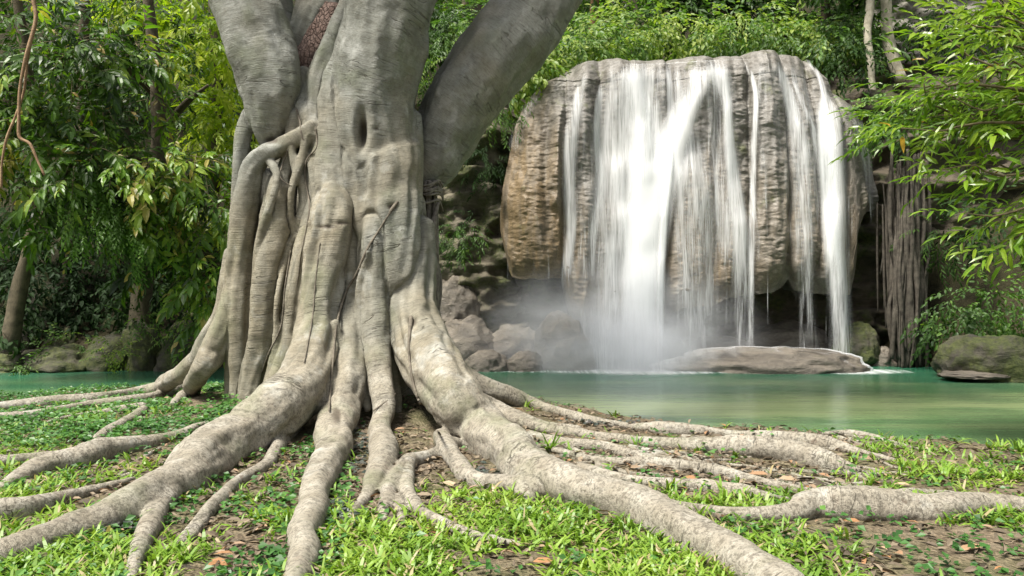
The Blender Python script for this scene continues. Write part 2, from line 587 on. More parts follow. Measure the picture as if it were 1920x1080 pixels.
def gh(x, y):
    x = np.asarray(x, float)
    y = np.asarray(y, float)
    q = np.stack([x * 1.3, y * 1.3, np.zeros_like(x)], -1).reshape(-1, 3)
    n1 = fbm(q, 3).reshape(x.shape)
    n2 = vnoise(q * 4.1 + 5).reshape(x.shape)
    ye = np.interp(x, EDGE[:, 0], EDGE[:, 1]) + 0.12 * n1
    yf = np.interp(x, FAR[:, 0], FAR[:, 1]) + 0.25 * n1
    s = y - ye
    mound = 0.30 * np.exp(-((x + 2.0) / 1.5) ** 2 - ((y - 8.9) / 1.3) ** 2) + 0.10 * np.exp(-((x + 1.2) / 1.6) ** 2 - ((y - 8.0) / 1.2) ** 2)
    near = mound + 0.025 * n1 + 0.008 * n2 + 0.0
    h = near + (-0.42 - near) * sstep(-0.1, 0.45, s)
    h = h - 0.9 * sstep(0.4, 2.2, s)
    t = y - yf
    cl = sstep(-2.2, -0.6, x) * (1 - sstep(7.0, 8.0, x))          # behind the falls: a wall
    rt = sstep(7.0, 8.0, x)
    lt = 1 - sstep(-2.2, -0.6, x)
    rise_c = 6.6 * sstep(0.0, 0.8, t) + 0.35 * np.maximum(t - 2, 0)
    rise_l = 1.0 * sstep(-0.2, 0.4, t) + 0.75 * np.maximum(t, 0)
    rise_r = 1.2 * sstep(-0.2, 0.5, t) + 1.35 * np.clip(t, 0, 5) + 0.6 * np.maximum(t - 5, 0)
    rise = cl * rise_c + lt * rise_l + rt * rise_r
    rise = rise + 9.0 * sstep(11, 26, t) + 0.5 * n1 * sstep(1, 5, t)
    h = np.where(t > -0.3, np.maximum(h, -1.3 + rise), h)
    return h


def axis(a, parts):
    out = [a]
    for b, st in parts:
        out += list(np.arange(out[-1] + st, b + st * 0.5, st))
    return np.array(out)


gx = axis(-90, [(-30, 4), (-9, 0.7), (-5.5, 0.14), (5.5, 0.055), (12, 0.16), (30, 0.7), (90, 4)])
gy = axis(-30, [(-4, 2), (2.4, 0.3), (11.5, 0.055), (20, 0.14), (46, 0.7), (110, 4)])
GX, GY = np.meshgrid(gx, gy, indexing='ij')
GZ = gh(GX, GY)
ter = link('ground', mesh_np('ground', np.stack([GX, GY, GZ], -1).reshape(-1, 3), grid_faces(len(gx), len(gy)), True, mats=[SOIL]))
tag(ter, 'brown soil bank, pool bed and wooded slope behind', None, None, 'structure')

# pool surface
px_ = axis(-60, [(-12, 2), (12, 0.4), (60, 2)])
py_ = axis(2, [(20, 0.4)])
PX, PY = np.meshgrid(px_, py_, indexing='ij')
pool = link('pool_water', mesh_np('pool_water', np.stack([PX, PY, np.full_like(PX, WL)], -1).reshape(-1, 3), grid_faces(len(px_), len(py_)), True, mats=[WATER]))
tag(pool, 'still green pool in front of the waterfall', None, None, 'structure')


def ground_hit(px, py, lift=0.0):
    """distance along the pixel's ray to the ground, lift = height above it as a fraction of distance"""
    d = np.arange(2.6, 16, 0.01)
    x = (px - 960) / F * d
    z = CAMZ - (py - 540) / F * d
    g = gh(x, d) + lift * d
    k = np.argmax(z <= g)
    return d[k] if z[k] <= g[k] else 12.0


# ------------------------------------------------------------------ the banyan: strands traced along trunk and roots
STR = []          # (part, samples xyz r, rootness array, split flag)


def strand(part, pts, root=0.0, col=False, step=0.05):
    """pts: (px, py, r_px, d) or (px, py, r_px) = lies on the ground"""
    out = []
    for p in pts:
        if len(p) == 4 and p[3] is not None:
            px, py, r, d = p
        else:
            px, py, r = p[:3]
            d = ground_hit(px, py, 0.42 * r / F)
        out.append((*W(px, py, d), r * d / F))
    out = np.array(out)
    s = catmull(out, step)
    if root >= 0.6:
        a_ = np.arange(len(s)) * step
        amt = np.clip((0.9 - s[:, 2]) / 0.6, 0, 1) * np.minimum(s[:, 3] * .35, .03)
        s[:, 0] += amt * fbm(np.stack([a_ * 2.2, 0 * a_ + len(STR) * 3.1, 0 * a_], -1), 2) * 2
        s[:, 1] += amt * fbm(np.stack([a_ * 2.2, 0 * a_ + len(STR) * 3.1, 0 * a_ + 9], -1), 2) * 2
        s[:, 2] += .3 * amt * fbm(np.stack([a_ * 2.0, 0 * a_ + len(STR) * 3.1, 0 * a_ + 19], -1), 2) * 2
        s[:, 3] *= 1 + .12 * np.clip((0.9 - s[:, 2]) / 0.6, 0, 1) * fbm(np.stack([a_ * 1.8, 0 * a_ + len(STR) * 1.7, 0 * a_ + 4], -1), 2)
    s[:, 3] = np.maximum(s[:, 3], 0.008)
    STR.append((part, s, root, col))
    return s


# solid heart behind the columns
strand('trunk', [(640, 120, 80, 8.9), (650, 250, 95, 8.85), (650, 400, 100, 8.8), (655, 520, 100, 8.85), (650, 640, 105, 8.9), (650, 760, 120, 8.95), (655, 850, 130, 8.95)])
strand('trunk', [(560, 240, 50, 8.9), (545, 400, 54, 8.95), (530, 550, 58, 9.0), (525, 680, 70, 8.95), (525, 800, 85, 8.9)])
for pts in [[(598, 262, 6, 7.88), (585, 310, 7, 7.86), (592, 370, 7, 7.8), (584, 430, 6, 7.76), (560, 500, 6, 7.74), (545, 580, 6, 7.74), (536, 660, 7, 7.72), (510, 735, 7, 7.7)],
            [(545, 275, 7, 7.86), (556, 320, 8, 7.88), (570, 370, 8, 7.88), (556, 430, 7, 7.9), (538, 480, 6, 7.86), (520, 560, 6, 7.74), (516, 640, 6, 7.74), (498, 720, 6, 7.78)],
            [(500, 292, 8, 7.92), (520, 330, 7, 7.78), (508, 380, 7, 7.74), (488, 440, 7, 7.8), (478, 510, 6, 7.9), (474, 600, 6, 7.92), (466, 690, 6, 7.92)],
            [(575, 255, 7, 7.85), (566, 300, 8, 7.86), (548, 350, 7, 7.8), (545, 400, 6, 7.84), (552, 450, 5, 7.9)],
            [(690, 470, 5, 7.48), (672, 540, 6, 7.56), (676, 620, 6, 7.5), (684, 700, 7, 7.35), (690, 770, 7, 7.2)],
            [(630, 600, 6, 7.36), (638, 660, 7, 7.34), (632, 730, 7, 7.15), (622, 790, 6, 6.95)],
            [(742, 640, 8, 7.6), (738, 700, 9, 7.55), (745, 760, 9, 7.5), (742, 815, 8, 7.4)]]:
    strand('trunk', pts)
# limbs
strand('limb', [(506, 285, 12, 8.05), (505, 255, 28, 8.05), (506, 215, 44, 8.05), (507, 165, 57, 8.05), (488, 95, 61, 8.05), (457, 0, 60, 8.05), (420, -140, 58, 8.1), (370, -320, 55, 8.2), (330, -520, 48, 8.3), (250, -760, 34, 8.4)])
strand('limb.1', [(560, 180, 40, 8.75), (566, 105, 38, 8.75), (592, 45, 42, 8.75), (620, -20, 44, 8.8), (640, -200, 42, 9.0), (650, -500, 34, 9.3), (640, -800, 22, 9.6)])
strand('limb.2', [(560, 160, 30, 8.95), (535, 60, 28, 9.05), (520, 0, 28, 9.1), (500, -150, 28, 9.2), (430, -420, 26, 9.6), (390, -700, 18, 9.9)])
strand('limb.3', [(706, 330, 64, 8.05), (704, 250, 74, 8.02), (702, 180, 78, 8.0), (710, 110, 79, 7.98), (738, 0, 77, 7.95), (765, -140, 82, 7.9), (800, -320, 76, 7.8), (820, -560, 62, 7.7), (850, -820, 40, 7.6)])
strand('limb.4', [(735, 350, 45, 8.55), (800, 310, 50, 8.5), (826, 262, 56, 8.5), (868, 188, 67, 8.5), (946, 95, 71, 8.55), (1010, 0, 68, 8.6), (1085, -120, 64, 8.7), (1180, -300, 56, 8.8), (1290, -520, 44, 9.0), (1400, -800, 28, 9.3)])
strand('limb.4', [(812, 335, 34, 8.48), (812, 300, 44, 8.48), (835, 250, 54, 8.5)])
# strips flanking the fork
strand('trunk', [(583, 260, 17, 7.9), (588, 200, 17, 8.05), (598, 150, 20, 8.2), (622, 90, 18, 8.3), (660, 0, 17, 8.3)])
strand('trunk', [(640, 420, 40, 7.86), (630, 330, 34, 7.88), (630, 250, 28, 7.92), (637, 170, 29, 7.97), (662, 80, 29, 7.98), (692, 0, 34, 7.98)])
strand('trunk', [(574, 140, 16, 8.4), (566, 175, 18, 8.2), (572, 215, 17, 8.0), (581, 250, 15, 7.95)])
# left columns
strand('trunk', [(590, 238, 14, 7.9), (560, 258, 15, 7.9), (520, 277, 15, 7.9), (487, 296, 17, 7.92), (470, 330, 19, 7.98), (461, 390, 20, 8.02), (452, 460, 21, 8.05), (446, 540, 23, 8.08), (446, 610, 22, 8.1), (450, 680, 24, 8.15), (452, 760, 26, 8.2)])
strand('trunk', [(470, 215, 13, 8.1), (458, 250, 14, 8.1), (450, 310, 12, 8.12), (444, 370, 10, 8.12), (440, 440, 9, 8.15)])
strand('trunk', [(553, 215, 14, 8.0), (548, 268, 14, 7.98), (540, 310, 16, 8.0), (526, 350, 24, 8.0), (519, 420, 28, 7.95), (508, 500, 26, 7.93), (500, 570, 25, 7.95), (492, 640, 23, 7.97), (478, 700, 22, 8.0), (466, 770, 20, 8.0)])
strand('trunk', [(500, 330, 22, 8.3), (492, 420, 22, 8.3), (484, 500, 18, 8.3), (478, 580, 15, 8.28), (470, 660, 18, 8.25), (462, 750, 20, 8.2)])
strand('trunk', [(578, 300, 15, 7.98), (575, 360, 16, 7.97), (566, 410, 12, 8.0), (560, 450, 7, 8.05)])
strand('trunk', [(606, 250, 22, 8.0), (600, 330, 22, 7.98), (590, 400, 18, 7.9), (572, 460, 17, 7.84), (556, 540, 17, 7.82), (548, 600, 17, 7.82), (538, 660, 18, 7.8), (520, 712, 19, 7.75), (503, 765, 18, 7.7)])
strand('trunk', [(590, 450, 14, 7.8), (576, 540, 12, 7.76), (566, 620, 12, 7.75), (552, 690, 14, 7.72), (532, 760, 16, 7.66)])
# buttress roots on the far left side
strand('root', [(438, 470, 14, 8.25), (430, 545, 18, 8.3), (412, 610, 20, 8.4), (380, 664, 20, 8.6), (338, 703, 16, 8.9), (280, 733, 13), (180, 747, 12), (80, 757, 12), (0, 764, 12), (-120, 780, 12)], 0.8, True)
strand('root', [(440, 540, 18, 8.1), (428, 605, 22, 8.1), (405, 655, 22, 8.1), (378, 697, 18, 8.1), (352, 737, 13), (330, 757, 8)], 0.6, True)
strand('root', [(360, 720, 12), (300, 742, 10), (240, 752, 10), (175, 760, 9), (125, 767, 9), (50, 779, 9), (-40, 784, 10)], 1)
# big left front root
strand('root', [(628, 360, 26, 7.82), (622, 400, 34, 7.72), (615, 450, 35, 7.66), (606, 520, 34, 7.6), (598, 590, 33, 7.5), (588, 660, 38, 7.3), (560, 725, 46, 7.0), (515, 775, 50, 6.6), (450, 822, 50), (350, 890, 44), (250, 952, 37), (150, 992, 33), (75, 1022, 31), (0, 1048, 32), (-110, 1085, 32)], 0.85, True)
strand('root', [(350, 890, 22), (318, 925, 24), (297, 968, 21), (272, 1015, 19), (250, 1068, 15), (240, 1110, 12)], 1)
# thin root beside it
strand('root', [(640, 690, 12, 7.3), (618, 716, 17, 7.15), (588, 758, 17, 6.95), (555, 800, 15), (505, 862, 13), (450, 903, 13), (408, 940, 15), (375, 978, 13), (322, 1026, 9), (275, 1038, 6)], 1, True)
strand('root', [(400, 945, 10), (372, 990, 12), (350, 1018, 10)], 1)
# middle front root
strand('root', [(668, 420, 14, 7.84), (661, 480, 17, 7.76), (658, 560, 16, 7.68), (655, 640, 22, 7.5), (650, 720, 34, 7.25), (637, 800, 35), (608, 888, 28), (585, 970, 26), (562, 1040, 24), (548, 1100, 22), (540, 1160, 22)], 0.75, True)
# next column and its toes
strand('root', [(700, 410, 14, 7.66), (701, 460, 20, 7.62), (702, 520, 21, 7.6), (703, 600, 23, 7.52), (708, 680, 22, 7.4), (718, 750, 20, 7.15), (712, 800, 18), (715, 848, 24), (700, 898, 18), (672, 945, 12), (648, 985, 8)], 0.8, True)
strand('root', [(850, 833, 12), (805, 856, 13), (765, 870, 16), (766, 912, 15), (784, 955, 15), (830, 980, 12), (895, 1008, 12), (980, 1022, 7)], 1)
strand('root', [(765, 870, 15), (735, 902, 16), (716, 950, 13), (722, 975, 9)], 1)
strand('root', [(740, 935, 12), (750, 970, 10), (752, 992, 7)], 1)
strand('root', [(700, 880, 12), (690, 925, 10), (662, 965, 8)], 1)
# smooth front face
strand('trunk', [(712, 270, 66, 8.05), (722, 350, 66, 8.0), (730, 430, 62, 7.95), (738, 520, 58, 7.88), (748, 590, 44, 7.95), (752, 680, 36, 8.15), (752, 760, 34, 8.25), (752, 840, 34, 8.3)])
strand('trunk', [(775, 215, 14, 8.1), (772, 300, 20, 8.1), (770, 400, 21, 8.08), (776, 500, 22, 8.05), (782, 600, 26, 7.95)])
strand('trunk', [(660, 250, 30, 7.95), (665, 330, 36, 7.9), (672, 400, 32, 7.92), (690, 470, 22, 8.0)])
# big right front root
strand('root', [(772, 420, 30, 7.95), (768, 510, 38, 7.85), (770, 590, 42, 7.7), (790, 650, 48, 7.5), (822, 705, 50, 7.2), (860, 755, 47, 6.8), (905, 804, 46), (955, 850, 42), (1005, 885, 41), (1080, 918, 39), (1145, 938, 37), (1207, 956, 36), (1271, 990, 39), (1340, 1030, 40), (1407, 1067, 39), (1500, 1115, 38)], 0.85, True)
strand('root', [(832, 820, 16), (858, 872, 18), (895, 898, 18), (955, 906, 20), (1010, 920, 24)], 1)
strand('root', [(1000, 890, 20), (985, 915, 22), (1000, 935, 14)], 1)
# right side roots running along the bank
strand('root', [(800, 590, 22, 8.2), (818, 650, 24, 8.15), (858, 702, 21, 8.1), (905, 726, 18, 8.1), (955, 741, 15, 8.15), (1005, 760, 12, 8.2), (1055, 775, 10), (1110, 790, 9), (1180, 800, 8)], 0.85, True)
strand('root', [(845, 700, 22, 7.6), (890, 745, 18, 7.6), (930, 765, 16), (980, 784, 13), (1030, 800, 10), (1090, 806, 8)], 1, True)
strand('root', [(940, 775, 12), (1000, 800, 11), (1100, 815, 10), (1164, 824, 11), (1228, 832, 12), (1314, 838, 16), (1400, 842, 22), (1485, 852, 24), (1549, 868, 20), (1613, 882, 9)], 1)
strand('root', [(1180, 800, 8), (1240, 804, 14), (1300, 808, 11), (1356, 812, 8), (1442, 817, 12), (1527, 827, 15), (1570, 837, 12), (1620, 850, 9), (1680, 864, 7)], 1)
strand('root', [(1540, 815, 6), (1585, 812, 8), (1634, 819, 8), (1680, 830, 5)], 1)
strand('root', [(985, 815, 11), (1060, 832, 11), (1130, 838, 11), (1185, 852, 11), (1230, 866, 9), (1290, 872, 6)], 1)
strand('root', [(1040, 845, 9), (1120, 862, 9), (1241, 871, 12), (1335, 884, 13), (1420, 901, 11), (1485, 914, 10), (1550, 922, 7)], 1)
strand('root', [(1080, 880, 14), (1160, 896, 12), (1250, 909, 13), (1314, 914, 14), (1378, 922, 14), (1442, 933, 11), (1500, 940, 8)], 1)
strand('root', [(1190, 945, 18), (1271, 953, 14), (1322, 960, 14), (1400, 967, 16), (1485, 965, 20), (1530, 952, 28), (1591, 952, 35), (1656, 952, 36), (1741, 952, 30), (1826, 945, 24), (1920, 954, 22), (2040, 970, 20)], 1)
strand('root', [(1640, 935, 12), (1710, 924, 10), (1790, 926, 7)], 1)
# left field roots
strand('root', [(392, 793, 6), (350, 810, 12), (300, 825, 15), (250, 836, 20), (200, 846, 24), (150, 860, 26), (90, 876, 22), (40, 898, 18), (10, 915, 12)], 1)
strand('root', [(160, 852, 16), (100, 860, 14), (40, 864, 13), (-40, 874, 14)], 1)
strand('root', [(272, 768, 9), (237, 790, 11), (200, 811, 10), (180, 822, 6)], 1)
strand('root', [(256, 898, 6), (175, 921, 11), (100, 940, 16), (40, 957, 22), (-60, 972, 26)], 1)
strand('root', [(270, 760, 8), (200, 772, 8), (120, 784, 6), (60, 800, 5)], 1)
strand('root', [(700, 1090, 10), (560, 1075, 7), (470, 1078, 6)], 1)

tubes = []
for k, (part, s, rt, col) in enumerate(STR):
    tubes.append(tube(s, 14, 0.10 if rt < 0.9 else 0.13, seed=k * 3.7))
V, FC = join_tubes(tubes)
tmp = bpy.data.objects.new('tmp', mesh_np('tmp', V, FC))
COL.objects.link(tmp)
rm = tmp.modifiers.new('r', 'REMESH')
rm.mode = 'VOXEL'
rm.voxel_size = 0.017
dg = bpy.context.evaluated_depsgraph_get()
me = bpy.data.meshes.new_from_object(tmp.evaluated_get(dg))
bpy.data.objects.remove(tmp)
nv = len(me.vertices)
co = np.empty(nv * 3, np.float32)
me.vertices.foreach_get('co', co)
co = co.reshape(-1, 3).astype(float)
npoly = len(me.polygons)
lt_ = np.empty(npoly, np.int32)
me.polygons.foreach_get('loop_total', lt_)
li = np.empty(len(me.loops), np.int32)
me.loops.foreach_get('vertex_index', li)
assert (lt_ == 4).all()
quads = li.reshape(-1, 4)
ed = np.empty(len(me.edges) * 2, np.int32)
me.edges.foreach_get('vertices', ed)
ed = ed.reshape(-1, 2)
deg = np.bincount(ed.ravel(), minlength=nv)[:, None]


def lap(c):
    s = np.zeros_like(c)
    for a in range(3):
        s[:, a] = np.bincount(ed[:, 0], c[ed[:, 1], a], nv) + np.bincount(ed[:, 1], c[ed[:, 0], a], nv)
    return s / np.maximum(deg, 1)


for _ in range(5):
    co = co + 0.6 * (lap(co) - co)

# nearest strand for every vertex
SP = np.vstack([s for _, s, _, _ in STR]).astype(np.float32)
SID = np.concatenate([np.full(len(s), i) for i, (_, s, _, _) in enumerate(STR)])
ALN = np.concatenate([np.concatenate([[0], np.cumsum(np.linalg.norm(np.diff(s[:, :3], axis=0), axis=1))]) + i * 1.37 for i, (_, s, _, _) in enumerate(STR)])
near = np.empty(nv, np.int64)
for a in range(0, nv, 8000):
    c = co[a:a + 8000].astype(np.float32)
    d2 = (c ** 2).sum(1)[:, None] + (SP[:, :3] ** 2).sum(1)[None] - 2 * c @ SP[:, :3].T
    near[a:a + 8000] = np.argmin(np.sqrt(np.maximum(d2, 0)) - SP[None, :, 3], axis=1)
# smooth arc length by projecting on the strand's tangent
TAN = np.vstack([np.gradient(s[:, :3], axis=0) for _, s, _, _ in STR])
TAN /= np.linalg.norm(TAN, axis=1, keepdims=True) + 1e-9
along = ALN[near] + ((co - SP[near, :3]) * TAN[near]).sum(1)
vs_id = SID[near]
rootv = np.array([s[2] for s in STR])[vs_id]
colv = np.array([s[3] for s in STR])[vs_id]
gz_v = co[:, 2]
rootness = np.where(colv, rootv * (1 - sstep(0.15, 1.0, gz_v)), rootv)
rootness = np.where(rootv == 0, 0.5 * (1 - sstep(0.0, 0.5, gz_v)), rootness)
for _ in range(4):
    rootness = (np.bincount(ed[:, 0], rootness[ed[:, 1]], nv) + np.bincount(ed[:, 1], rootness[ed[:, 0]], nv)) / np.maximum(deg[:, 0], 1)


def vnormals(c):
    fn = np.cross(c[quads[:, 2]] - c[quads[:, 0]], c[quads[:, 3]] - c[quads[:, 1]])
    n = np.zeros_like(c)
    for a in range(3):
        for j in range(4):
            n[:, a] += np.bincount(quads[:, j], fn[:, a], nv)
    return n / (np.linalg.norm(n, axis=1, keepdims=True) + 1e-12)


N = vnormals(co)
# bark relief: long ridges, lumps and ring creases
q = co * 3.1
q[:, 0] += along * 1.0
rel = (0.016 - 0.004 * rootness) * fbm(q * (1 + 0 * q), 3) + (0.006 + 0.002 * rootness) * fbm(co * 13 + 9, 3)
pv = co - SP[near, :3]
pv = pv - TAN[near] * (pv * TAN[near]).sum(1)[:, None]
pv = pv / (np.linalg.norm(pv, axis=1, keepdims=True) + 1e-9)
fl_ = np.column_stack([pv * 2.1 + (vs_id * 4.7)[:, None]])
fl_[:, 0] += along * 0.9
fl_[:, 1] += along * 0.5
flt = 1 - 2.2 * np.abs(fbm(fl_, 3))
islimb = np.array([p_[0].startswith('limb') for p_ in STR])[vs_id]
flt = np.where(islimb, flt * 0.3, flt) * (1 - 0.45 * rootness)
flt = flt * np.clip(SP[near, 3] * 0.20, 0.004, 0.045) / np.maximum(np.minimum(SP[near, 3] / 0.12, 1.2), .3)
for _ in range(6):
    flt = 0.4 * flt + 0.6 * (np.bincount(ed[:, 0], flt[ed[:, 1]], nv) + np.bincount(ed[:, 1], flt[ed[:, 0]], nv)) / np.maximum(deg[:, 0], 1)
rel += flt * (1.75 - 0.5 * rootness)
kn = fbm(co * 4.3 + 31, 2)
rel += rootness * (0.025 * np.clip(kn - 0.28, 0, 1) - 0.015 * np.clip(-kn - 0.3, 0, 1))
ringq = np.stack([along * 22, co[:, 0] * 2.2, co[:, 1] * 2.2 + vs_id * 5.1], -1)
rn = fbm(ringq, 2)
rel += 0.0008 * rn - 0.004 * np.clip(rn - 0.5, 0, 1) * 3
rs = np.minimum(SP[near, 3] / 0.12, 1.2)
for _ in range(10):
    rs = (np.bincount(ed[:, 0], rs[ed[:, 1]], nv) + np.bincount(ed[:, 1], rs[ed[:, 0]], nv)) / np.maximum(deg[:, 0], 1)
co = co + N * (rel * rs)[:, None]
scar = np.zeros(nv)
# hollows and scars given as (px, py, half width, half height, depth)
for (hx, hy, hw, hh, dep) in [(677, 243, 9, 34, 0.20), (612, 425, 26, 4, 0.02), (640, 418, 20, 3.5, 0.02), (773, 605, 9, 9, 0.05), (506, 262, 16, 8, 0.05), (735, 388, 10, 6, 0.03), (628, 780, 11, 18, 0.10), (705, 240, 5, 4, 0.02)]:
    ppx = 960 + co[:, 0] / co[:, 1] * F
    ppy = 540 - (co[:, 2] - CAMZ) / co[:, 1] * F
    g = np.exp(-((ppx - hx) / hw) ** 2 - ((ppy - hy) / hh) ** 2) * (N[:, 1] < 0.2) * (co[:, 1] < 8.3)
    co[:, 1] += dep * g
    scar = np.maximum(scar, sstep(0.25, 0.9, g) * (1 if dep > 0.015 else 0.5))
N = vnormals(co)

parts = [s[0] for s in STR]
# part id per vertex: trunk, limbs, and one id per root strand (a column becomes trunk higher up)
pid = np.zeros(nv, np.int64)
names = ['trunk']
for i, (part, s, rt, col) in enumerate(STR):
    if part.startswith('limb'):
        if part not in names:
            names.append(part)
        pid[vs_id == i] = names.index(part)
    elif part == 'root':
        names.append('root#%d' % i)
        m = vs_id == i
        if col:
            m &= co[:, 2] < 0.62
        pid[m] = len(names) - 1
m = (pid > 0) & (co[:, 2] < 2.15) & np.array([n.startswith('limb') for n in names])[pid]
m &= np.array([n != 'limb' and n != 'limb.4' for n in names])[pid]
pid[m] = 0
fpid = pid[quads[:, 0]]
# a part is one piece: give stray islands to the part they touch
for _pass in range(3):
    nn_ = len(names)
    key = quads.astype(np.int64) * nn_ + fpid[:, None]
    uk, kinv = np.unique(key, return_inverse=True)
    kinv = kinv.reshape(-1, 4)
    lab = np.arange(len(uk))
    for _it in range(60):
        fm = lab[kinv].min(1)
        new = lab.copy()
        for a in range(4):
            np.minimum.at(new, kinv[:, a], fm)
        new = new[new]
        new = new[new]
        if (new == lab).all():
            break
        lab = new
    fl = lab[kinv[:, 0]]
    comp, cidx, cnt = np.unique(fl, return_inverse=True, return_counts=True)
    cp = np.zeros(len(comp), np.int64)
    cp[cidx] = fpid
    best = np.zeros(nn_, np.int64)
    for c_ in np.argsort(cnt):
        best[cp[c_]] = c_
    stray = [c_ for c_ in range(len(comp)) if best[cp[c_]] != c_]
    if not stray:
        break
    for c_ in stray:
        fs = np.where(cidx == c_)[0]
        vset = np.unique(quads[fs])
        touch = np.isin(quads, vset).any(1) & (cidx != c_)
        if touch.any():
            fpid[fs] = np.bincount(fpid[touch]).argmax()
        else:
            names.append('root#x%d' % len(names))
            fpid[fs] = len(names) - 1
BASE = np.array((-1.85, 8.5, 0.0))
tree = empty('banyan_tree', BASE)
tag(tree, 'huge old banyan with fluted grey trunk and sprawling surface roots on the bank', 'tree')
for i, nme in enumerate(names):
    f = quads[fpid == i]
    if len(f) < 12:
        continue
    u, inv = np.unique(f, return_inverse=True)
    mm = mesh_np('banyan_' + nme.split('#')[0].split('.')[0], co[u], inv.reshape(-1, 4), True,
                 {'along': along[u], 'rootness': rootness[u], 'scar': scar[u]}, [BARK])
    mm.normals_split_custom_set_from_vertices(N[u].astype(np.float32).tolist())
    link(nme.split('#')[0].split('.')[0], mm, tree)

# thin surface roots creeping over the right bank and the left field
for k in range(92):
    if k < 72:
        ux, uy = random.uniform(960, 1620), random.uniform(808, 925)
        dx, dy = random.uniform(90, 260), random.uniform(8, 40)
    else:
        ux, uy = random.uniform(20, 330), random.uniform(760, 930)
        dx, dy = -random.uniform(70, 200), random.uniform(10, 50)
    pts = []
    for q_ in range(5):
        ax, ay = ux + dx * q_ / 4, uy + dy * q_ / 4 + random.uniform(-6, 6)
        rr = random.uniform(2.0, 6.5) * (1 - .15 * q_)
        dd = ground_hit(ax, ay, 0.2 * rr / F)
        pts.append((*W(ax, ay, dd), rr * dd / F))
    v, qd, tr = tube(catmull(np.array(pts), .04), 8, .3, k * 2.2)
    vl = np.linspace(0, 1.2, len(v))
    link('root', mesh_np('banyan_root', v, [qd, tr], True, {'along': vl, 'rootness': np.full(len(v), .8), 'scar': np.zeros(len(v))}, [BARK]), tree)

# rotten wood in the fork
hp = []
for (a, b, c) in [(560, 175, 8.5), (566, 130, 8.55), (585, 100, 8.6), (610, 60, 8.62), (628, 20, 8.65)]:
    hp.append((*W(a, b, c), 34 * c / F))
v, qd, tr = tube(catmull(np.array(hp), 0.03), 24, 0.15, 3.0)
v = v + fbm(v * 14, 3)[:, None] * 0.02
link('fork_hollow', mesh_np('fork_hollow', v, [qd, tr], True, mats=[HOLLOW]), tree)


# depth of the trunk surface along pixel rays, to lay vines on it
TD = np.full((140, 160), 99.0)
_x, _y = proj0(co)
_i, _j = ((_x - 400) / 5).astype(int), ((_y - 100) / 5).astype(int)
_ok = (_i >= 0) & (_i < 140) & (_j >= 0) & (_j < 160)
np.minimum.at(TD, (_i[_ok], _j[_ok]), co[_ok, 1])


def on_trunk(pts, lift=-0.004):
    s_ = catmull(np.array([(p[0], p[1], 0, p[2]) for p in pts], float), 8)
    d_ = np.array([TD[int((a - 400) / 5), int((b - 100) / 5)] for a, b in s_[:, :2]])
    for _ in range(3):
        d_[1:-1] = np.minimum(d_[1:-1], (d_[:-2] + d_[1:-1] * 2 + d_[2:]) / 4)
    d_[1:-1] = (d_[:-2] + d_[1:-1] * 2 + d_[2:]) / 4
    return [(a, b, r * 0.6, dd - lift) for (a, b, _, r), dd in zip(s_, d_)]


def pxtube(name, pts, mat, parent, n=7, wob=0.12, step=0.03):
    s = np.array([(*W(p[0], p[1], p[3]), p[2] * p[3] / F) for p in pts])
    v, qd, tr = tube(catmull(s, step), n, wob, random.random() * 50)
    return link(name, mesh_np(name, v, [qd, tr], True, mats=[mat]), parent)


# vines and aerial roots that have grown onto the trunk
for pts in [[(746, 378, 5), (735, 392, 6), (715, 425, 3), (690, 465, 4), (668, 515, 4), (650, 545, 3.5), (632, 605, 3.5), (623, 690, 3.5), (617, 770, 3)],
            [(771, 595, 7), (767, 660, 4), (778, 730, 4), (800, 780, 3.5), (826, 815, 3)],
            [(591, 240, 3), (594, 275, 2.5), (575, 300, 2.5), (572, 335, 2.5), (580, 390, 2.5), (566, 470, 2.5), (556, 540, 2.5)],
            [(556, 205, 3), (563, 230, 3), (566, 255, 3), (576, 270, 2)],
            [(545, 470, 2.5), (534, 540, 2.5), (527, 610, 2.5), (505, 660, 3), (490, 700, 2.5)],
            [(600, 455, 2), (592, 520, 2), (585, 600, 2.2), (570, 680, 2)], [(700, 770, 2.5), (725, 752, 3), (742, 738, 2)], [(540, 280, 2), (525, 330, 2), (548, 350, 2)]]:
    pxtube('vine', on_trunk(pts), VINE, tree)
for k in range(16):
    x0 = random.uniform(784, 818)
    x1 = random.uniform(796, 826)
    r = random.choice((1.5, 2, 2.5, 3, 5))
    d = random.uniform(8.15, 8.4)
    pxtube('aerial_root', [(x0, 340, r, d), ((x0 + x1) / 2 + random.uniform(-10, 10), 430, r, d), (x1 + random.uniform(-6, 6), 520, r * 1.1, d), (x1, 600, r, d - .05), (x1 + random.uniform(-4, 6), 672, r, d - .1)], AERIAL, tree, 6)
for k in range(9):
    y0 = random.uniform(344, 378)
    pxtube('aerial_root', [(778, y0, 2, 8.2), (800, y0 + random.uniform(-8, 8), 2.5, 8.1), (822, y0 + random.uniform(-12, 10), 2.2, 8.2), (831, y0 + random.uniform(-5, 25), 1.5, 8.3)], AERIAL, tree, 6)
pxtube('aerial_root', [(822, 380, 3, 8.2), (812, 425, 7, 8.15), (808, 480, 7, 8.12), (798, 540, 5, 8.1)], AERIAL, tree, 8)
pxtube('aerial_root', [(786, 390, 4, 8.1), (800, 430, 6, 8.1), (795, 500, 5, 8.1)], AERIAL, tree, 8)

